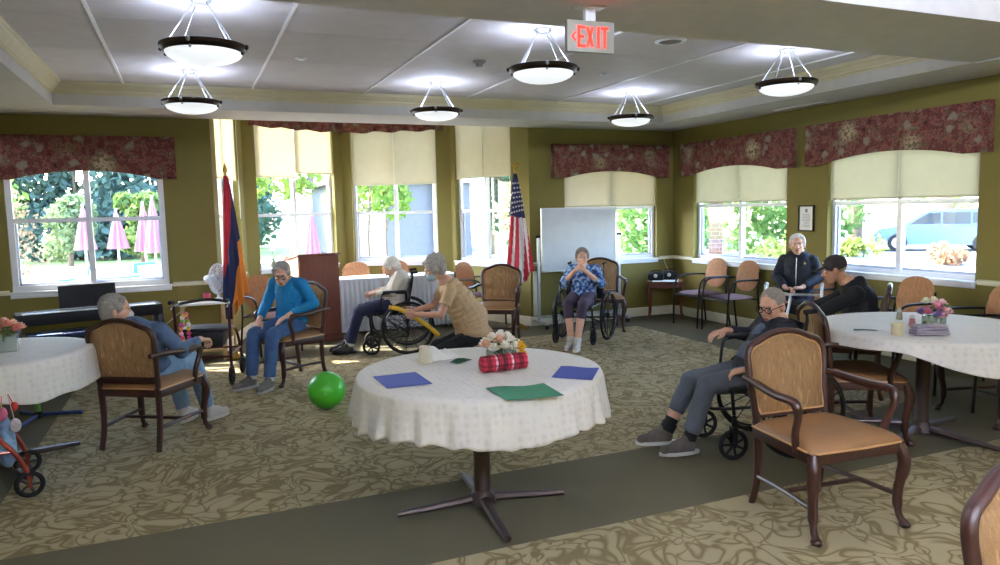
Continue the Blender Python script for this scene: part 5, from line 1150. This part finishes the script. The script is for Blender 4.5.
# ------------------------------------------------------------------ outside
GZ = -.3
def gslab(name, x0, x1, y0, y1, z, m, **k): return bx(name, m, ((x0+x1)/2, (y0+y1)/2, z-.05), (x1-x0, y1-y0, .1), **k)
PATIO = mat('patio_concrete', '#7d786f', .85, var=.08, vscale=2); LAWN = mat('lawn_grass', '#76874a', .9, var=.3, vscale=3); ASPH = mat('pale_asphalt', '#86858a', .9, var=.1, vscale=2)
gslab('ground_lawn', -40, 90, 9.4, 100, GZ-.06, LAWN, **S); gslab('ground_patio', -9, 12, 9.45, 33, GZ, PATIO, **S); gslab('ground_driveway', 12.3, 60, -20, 24, GZ-.0, ASPH, **S)
gslab('ground_side_lawn', 6.9, 12.2, -20, 9.3, GZ-.03, LAWN, **S); gslab('ground_road', 24, 90, 26, 36, GZ+.0, ASPH, **S)
LEAF = {}
def leafm(c_):
    c_ = '#'+''.join('%02x' % int(int(c_[i:i+2], 16)*.86) for i in (1, 3, 5))
    if c_ not in LEAF:
        m = fabric_thin('foliage_'+c_.strip('#'), c_, .35); LEAF[c_] = m
    return LEAF[c_]
BARK = mat('tree_bark', '#6a5a4a', .9, var=.3, vscale=10, bump=.5)
def tree(x, y, h, r, col, label, seed, trunk=.12, n=1500, kind='leafy_tree', low=.35, ls=.16, cat='tree'):
    rnd = random.Random(seed); o = thing(kind, label, cat, (x, y, GZ-.05), 0)
    b = MB(); bl = [(Vector((rnd.gauss(0, r*.38), rnd.gauss(0, r*.38), h*(low+(1-low)*rnd.random()))), r*rnd.uniform(.35, .6)) for k in range(9)]
    for k in range(n):
        c_, rr = rnd.choice(bl); d = Vector((rnd.gauss(0, 1), rnd.gauss(0, 1), rnd.gauss(0, 1))).normalized()*rr*rnd.uniform(.55, 1.0); p = c_+d
        if p.z < .1: continue
        q = Euler((rnd.uniform(-1.2, 1.2), rnd.uniform(-1.2, 1.2), rnd.uniform(0, 6.3))).to_matrix(); s_ = ls*rnd.uniform(.6, 1.3)
        vs = [b.bm.verts.new(p+q @ Vector(v_)) for v_ in ((-s_, 0, 0), (0, -s_*.6, .05*s_), (s_, 0, 0), (0, s_*.6, .05*s_))]; b.bm.faces.new(vs)
    b.build('crown', leafm(col), o, ang=180, kind='stuff')
    if trunk:
        t_ = MB().tube(spl([(0, 0, 0), (rnd.uniform(-.05, .05)*h*.3, 0, h*.3), (rnd.uniform(-.1, .1)*h*.3, 0, h*.75)], 5), [trunk, trunk*.4], 8)
        for k in range(4): a = rnd.random()*6.3; t_.tube([(0, 0, h*(.35+.1*k)), (r*.5*math.cos(a), r*.5*math.sin(a), h*(.55+.1*k))], [trunk*.4, trunk*.15], 6)
        t_.build('trunk', BARK, o)
    return o
# trees past the left window; haze is mixed into the far ones' bluish leaf colours
for k, (x, y, h, r, c_, lb) in enumerate([(-6.6, 27, 8.0, 2.4, '#7fa04a', 'pale green leafy tree outside, left part of left window'), (-4.9, 41, 9, 4, '#66817a', 'dark tree outside left window, behind the pale tree'), (-1.5, 43, 9.5, 4.2, '#6a8780', 'dark tree outside left window behind the umbrellas'),
                                          (-9.5, 42, 9, 4.2, '#6e8a70', 'dark green tree outside at left edge of left window'), (2.5, 44, 9.5, 3.8, '#6b8a7a', 'dark tree outside right of the left window'), (-1.6, 30.5, 2.9, .9, '#7c9a52', 'light green young tree outside between pink umbrellas'), (-4.2, 32, 2.6, 1.0, '#93a878', 'low green bush outside left window beyond patio')]):
    tree(x, y, h, r, c_, lb, 20+k, n=11000 if y > 40 else 1800, low=.12 if y > 40 else .3, ls=.24 if y > 40 else .14)
tree(-5.4, 26, 2.7, 1.5, '#b39a78', 'pinkish brown bare shrub outside left window', 40, n=900, low=.15, ls=.09, kind='dry_shrub', cat='shrub')
# bay trees
tree(2.45, 19.5, 4.6, .9, '#8aa84a', 'young green tree outside the left half of second bay window', 50, n=1100, trunk=.06, low=.55, ls=.11)
tree(4.55, 19.6, 4.1, 1.0, '#83a845', 'bright green tree outside the right half of second bay window', 51, n=1300, trunk=.05, low=.5, ls=.11)
tree(5.75, 22.5, 4.0, .95, '#8fb055', 'thin young tree outside the third bay window', 52, n=900, trunk=.05, low=.55, ls=.11)
tree(12.0, 29, 8, 2.2, '#3f6b4c', 'dark green tree outside the right bay window', 53, n=2200, low=.15, ls=.2)
tree(15.2, 31, 8, 2.6, '#5b8a4c', 'green tree outside right of the right bay window', 54, n=2200, low=.15, ls=.2)
# trees past the back right and right windows
for k, (x, y, h, r, c_, lb) in enumerate([(14.6, 20.5, 4.6, 1.8, '#6f9a4a', 'green bush outside back window right of the whiteboard'), (19.5, 22, 5, 2.2, '#86ac52', 'light green tree outside first right wall window, left side'), (22, 21.5, 5.2, 2.0, '#7ba655', 'light green tree outside first right wall window, middle'),
                                          (22.8, 22.0, 5.5, 2.0, '#6d9c4d', 'green tree outside first right wall window, right side'), (31, 29, 7, 2.6, '#8fae52', 'yellow green tree beyond driveway, left of second right window'), (35, 24.5, 7, 3, '#93b35a', 'bright tree behind the parked blue car'), (38, 18, 7, 3, '#a3b860', 'yellowish tree right of the parked blue car')]):
    tree(x, y, h, r, c_, lb, 60+k, n=2000, low=.08, ls=.17)
for k, (x, y, h, r, c_, lb) in enumerate([(21.2, 18.4, .5, .6, '#9cae54', 'low green shrub on driveway edge outside second right window'), (20.9, 14.7, .42, .6, '#b58f6c', 'reddish brown shrub in front of the parked blue car'), (21.2, 13.5, .38, .5, '#a89a86', 'grey twiggy shrub right of the reddish shrub outside'), (18.0, 18.5, .9, 1.0, '#a9b95c', 'low yellow green hedge outside first right wall window')]):
    tree(x, y, h, r, c_, lb, 80+k, n=800, trunk=0, low=.2, ls=.09, kind='low_shrub', cat='shrub')
t_ = MB().tube([(0, 0, 0), (.1, 0, 3), (0, 0, 6)], [.3, .26, .24], 14).build('tree_trunk', BARK); t_.location = (25.8, 22.4, GZ); tag(t_, 'thick tree trunk outside second right window, left side', 'tree trunk')
t_ = MB().tube([(0, 0, 0), (.3, 0, 3), (.5, 0, 6)], [.5, .4, .35], 14).build('tree_trunk', BARK); t_.location = (31.5, 22.8, GZ); tag(t_, 'leaning tree trunk outside second right window behind the car roof', 'tree trunk')
# closed umbrellas on the patio
PINK = mat('pink_umbrella_cloth', '#c99aa8', .8, var=.06); 
def umb(x, y, zt, zb, label, r=.42):
    o = thing('closed_umbrella', label, 'umbrella', (x, y, GZ), 0)
    b = MB(); nu, nv = 48, 14
    G = [[b.v(((.02+r*(j/nv)**.9*(1+.30*math.sin(8*2*PI*i/nu/1.0)))*math.cos(2*PI*i/nu), (.02+r*(j/nv)**.9*(1+.30*math.sin(8*2*PI*i/nu)))*math.sin(2*PI*i/nu), (zt-GZ)+(zb-zt)*j/nv)) for j in range(nv+1)] for i in range(nu)]
    for i in range(nu):
        for j in range(nv): b.face((G[i][j], G[(i+1) % nu][j], G[(i+1) % nu][j+1], G[i][j+1]))
    bmesh.ops.solidify(b.bm, geom=list(b.bm.faces), thickness=.01); b.build('folded_canopy', PINK, o)
    MB().tube([(0, 0, 0), (0, 0, zt-GZ+.05)], .025, 8).build('umbrella_pole', WHITE, o); MB().lathe([(0, 0), (.3, 0), (.28, .06), (.05, .1), (0, .1)], n=20).build('umbrella_base', PATIO, o)
for a in ((-2.27, 19.9, 1.92, .88, 'closed pink umbrella outside left window, behind the middle mullion'), (-1.58, 19.95, 1.80, .88, 'closed pink umbrella outside left window, lone in the right pane'), (-1.0, 20.2, 1.97, .78, 'closed pink umbrella outside left window, left of the touching pair'), (-.76, 19.6, 2.10, .76, 'tallest closed pink umbrella, rightmost outside the left window'),
          (3.05, 19.9, 1.75, .32, 'closed pink umbrella outside the second bay window'), (7.75, 16.6, 1.3, .2, 'closed pink umbrella outside the right bay window beside the flag')): umb(*a, r=.185)
BLC = mat('blue_patio_plastic', '#3d74c0', .4)
def patio_chair(x, y, rz, label, m):
    o = thing('patio_chair', label, 'chair', (x, y, GZ), rz)
    bx('seat', m, (0, 0, .40), (.5, .5, .04), o, bev=.01); MB().box((0, -.27, .66), (.5, .04, .50), rot=(.2, 0, 0), bev=.01).build('backrest', m, o)
    for sx in (-1, 1):
        for sy in (-1, 1): MB().tube([(sx*.22, sy*.22, 0), (sx*.21, sy*.21, .40)], .018, 6).build('leg', m, o)
        MB().tube([(sx*.25, -.24, .6), (sx*.25, .2, .6), (sx*.25, .22, .4)], .02, 6).build('armrest', m, o)
    return o
def patio_table(x, y, r, label, m):
    o = thing('patio_table', label, 'table', (x, y, GZ), 0); MB().lathe([(0, .68), (r, .68), (r, .72), (0, .72)], n=28).build('tabletop', m, o); MB().lathe([(0, 0), (.3, 0), (.28, .04), (.04, .06), (.04, .68), (0, .68)], n=18).build('pedestal', m, o)
patio_table(-1.55, 17.2, .60, 'round blue patio table outside left window', BLC); patio_table(-2.6, 20.6, .6, 'round white patio table outside left window', WHITE)
patio_chair(-1.1, 18.6, .5, 'blue patio chair outside left window, right pane', BLC); patio_chair(-2.4, 17.9, 2.2, 'blue patio chair outside left window, left pane', bpy.data.materials['blue_patio_plastic']); patio_chair(-3.3, 18.6, 1.2, 'pink patio chair outside left window', PINK); patio_chair(-.7, 17.0, 3.4, 'white patio chair outside left window', WHITE)
# white building beyond the bay
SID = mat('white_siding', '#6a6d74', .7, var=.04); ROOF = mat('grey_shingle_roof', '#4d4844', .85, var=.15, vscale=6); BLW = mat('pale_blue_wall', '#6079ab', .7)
o = thing('white_building', 'white low building with grey roof across the patio', 'building', (0, 0, GZ))
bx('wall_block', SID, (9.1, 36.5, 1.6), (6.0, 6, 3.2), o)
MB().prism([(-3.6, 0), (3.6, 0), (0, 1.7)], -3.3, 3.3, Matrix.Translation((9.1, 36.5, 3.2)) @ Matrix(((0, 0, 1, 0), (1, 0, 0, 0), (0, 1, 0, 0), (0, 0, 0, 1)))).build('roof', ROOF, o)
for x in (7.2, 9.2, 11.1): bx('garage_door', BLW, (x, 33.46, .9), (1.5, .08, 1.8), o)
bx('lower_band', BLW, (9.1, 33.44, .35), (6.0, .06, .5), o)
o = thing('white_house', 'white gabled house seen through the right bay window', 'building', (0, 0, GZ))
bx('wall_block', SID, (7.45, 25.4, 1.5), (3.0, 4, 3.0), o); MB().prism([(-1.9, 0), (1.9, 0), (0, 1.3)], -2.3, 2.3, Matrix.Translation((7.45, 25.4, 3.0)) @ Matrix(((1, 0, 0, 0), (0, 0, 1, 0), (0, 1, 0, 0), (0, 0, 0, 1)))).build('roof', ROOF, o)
for x in (9.15, 7.6): MB().tube([(x, 23.2, 0), (x, 23.2, 3.0)], .09, 10).build('porch_column', WHITE, o)
bx('porch_beam', WHITE, (8.2, 23.2, 2.95), (2.6, .2, .2), o)
# brick pillar by the drive
BR = mat('brick', '#8f6a60', .85); nt, N, L, b_ = nodes_of(BR); tc = N.new('ShaderNodeTexCoord'); mp = N.new('ShaderNodeMapping'); mp.inputs['Rotation'].default_value = (PI/2, 0, 0); L.new(tc.outputs['Object'], mp.inputs[0]); bt = N.new('ShaderNodeTexBrick'); bt.inputs['Scale'].default_value = 3.5; bt.inputs['Color1'].default_value = (*lin('#6e4a42'), 1); bt.inputs['Color2'].default_value = (*lin('#5c423d'), 1); bt.inputs['Mortar'].default_value = (*lin('#857a74'), 1); L.new(mp.outputs[0], bt.inputs[0]); L.new(bt.outputs[0], b_.inputs['Base Color'])
o = thing('brick_pillar', 'red brick pillar outside first right wall window', 'pillar', (9.05, 10.95, GZ), R_(-40)); bx('pillar_shaft', BR, (0, 0, 1.7), (.24, .30, 3.4), o); bx('pillar_cap', PATIO, (0, 0, 3.44), (.36, .4, .08), o)
# parked car (side view, along the view of the second right window)
o = thing('parked_car', 'light blue hatchback car parked on the driveway outside', 'car', (26.4, 19.2, GZ), math.atan2(-.83, .56)+.14)
CARB = mat('car_blue_paint', '#2f5190', .25, .3, coat=.8); CARG = mat('car_window_dark', '#303a42', .1)
def carprof(pts, hw, name, m, tw=1.0):
    b = MB(); n = len(pts); A = []
    for s_, k in ((-1, 1), (-1, tw), (1, tw), (1, 1)): pass
    L1 = [b.v((x, -hw*(1-.14*max(0, (z-.95)/.6)), z)) for x, z in pts]; L2 = [b.v((x, hw*(1-.14*max(0, (z-.95)/.6)), z)) for x, z in pts]
    b.face(L1[::-1]); b.face(L2)
    for i in range(n): b.face((L1[i], L1[(i+1) % n], L2[(i+1) % n], L2[i]))
    return b.build(name, m, o, ang=50)
carprof([(-2.15, .25), (2.2, .25), (2.25, .65), (2.18, .95), (2.0, 1.05), (1.75, 1.50), (1.3, 1.58), (-.1, 1.58), (-.55, 1.45), (-1.15, 1.02), (-2.0, .85), (-2.2, .60)], .88, 'car_body', CARB)
for s_ in (-1, 1):
    for poly, nm in (([(-.95, 1.04), (.05, 1.04), (.05, 1.47), (-.35, 1.44)], 'front_window'), ([(.12, 1.04), (1.0, 1.04), (1.0, 1.48), (.12, 1.47)], 'rear_window'), ([(1.08, 1.06), (1.75, 1.10), (1.5, 1.44), (1.08, 1.47)], 'quarter_window')):
        Qc = Matrix(((1, 0, 0, 0), (0, 0, 1, 0), (0, 1, 0, 0), (0, 0, 0, 1))); MB().prism(poly, s_*.80, s_*.888, Qc).build(nm, CARG, o)
    for x in (-1.35, 1.40):
        w = MB().lathe([(0, -.11), (.30, -.11), (.335, -.08), (.335, .08), (.30, .11), (0, .11)], (x, s_*.80, .335), 26, rot=(PI/2, 0, 0)).build('wheel', RUBBER, o); MB().lathe([(0, -.12), (.20, -.12), (.20, .12), (0, .12)], (x, s_*.80, .335), 20, rot=(PI/2, 0, 0)).build('hub_cap', STEEL, w)
    bx('tail_light', mat('tail_red', '#c2342c', .3) if s_ < 0 else bpy.data.materials['tail_red'], (2.17, s_*.72, 1.0), (.12, .2, .2), o)
# ------------------------------------------------------------------ light
w = bpy.data.worlds.new('sky'); scn.world = w; w.use_nodes = True; nt = w.node_tree; bg = nt.nodes['Background']
sky = nt.nodes.new('ShaderNodeTexSky'); sky.sky_type = 'NISHITA'; sky.sun_disc = False; sky.sun_elevation = R_(43); sky.sun_rotation = math.atan2(-.84, .53); sky.air_density = 1; sky.dust_density = 1.5
nt.links.new(sky.outputs[0], bg.inputs[0]); bg.inputs[1].default_value = SKYS
def sun(d, e, ang=.6):
    l = bpy.data.lights.new('sun', 'SUN'); l.energy = e; l.angle = R_(ang); l.color = (1, .94, .84); o = bpy.data.objects.new('sun', l); COL.objects.link(o); o.rotation_euler = Vector(d).to_track_quat('-Z', 'Y').to_euler(); o.location = (-10, 20, 12); return o
sun((.84*.73, -.53*.73, -.68), SUNS)
# sampling portals in the window openings (they only guide the sky's own light)
def portal(org, rz, u0, u1, z0, z1):
    l = bpy.data.lights.new('window_portal', 'AREA'); l.shape = 'RECTANGLE'; l.size = u1-u0; l.size_y = z1-z0; l.cycles.is_portal = True; o = bpy.data.objects.new('window_portal', l); COL.objects.link(o)
    M_ = Matrix.Translation((org[0], org[1], 0)) @ Matrix.Rotation(rz, 4, 'Z'); o.matrix_world = M_ @ Matrix.Translation(((u0+u1)/2, .2, (z0+z1)/2)) @ Matrix.Rotation(-PI/2, 4, 'X')
portal((0, YB), 0, -1.74, -.225, .86, 2.42); portal((0, YB), 0, 4.865, 6.41, .86, 2.4); portal((XR, YB), -PI/2, .49, 2.26, .86, 2.4); portal((XR, YB), -PI/2, 2.88, 4.60, .86, 2.4)
for i in range(4):
    a, b = Vector(BV[i]), Vector(BV[i+1]); portal(a, math.atan2(b.y-a.y, b.x-a.x), *BAYOP[i], .86, 3.12)
# ------------------------------------------------------------------ camera
Rm = ((.919167, -.059051, .389417), (-.393266, -.082936, .915676), (-.021775, -.994804, -.099455))
cd = bpy.data.cameras.new('camera'); cam = bpy.data.objects.new('camera', cd); COL.objects.link(cam); scn.camera = cam
cd.sensor_width = 36; cd.lens = 36*.7287; cd.clip_start = .05; cd.clip_end = 300
cam.matrix_world = Matrix(((Rm[0][0], -Rm[0][1], -Rm[0][2], 0), (Rm[1][0], -Rm[1][1], -Rm[1][2], 0), (Rm[2][0], -Rm[2][1], -Rm[2][2], 1.62), (0, 0, 0, 1)))
vs = scn.view_settings; vs.view_transform = 'Standard'; vs.look = 'None'; vs.gamma = 1; vs.use_curve_mapping = False; vs.exposure = EXPO
scn.cycles.max_bounces = 8; scn.cycles.diffuse_bounces = 5; scn.cycles.transparent_max_bounces = 16; scn.cycles.sample_clamp_indirect = 6; scn.cycles.caustics_reflective = False; scn.cycles.caustics_refractive = False
scn.cycles.use_denoising = True
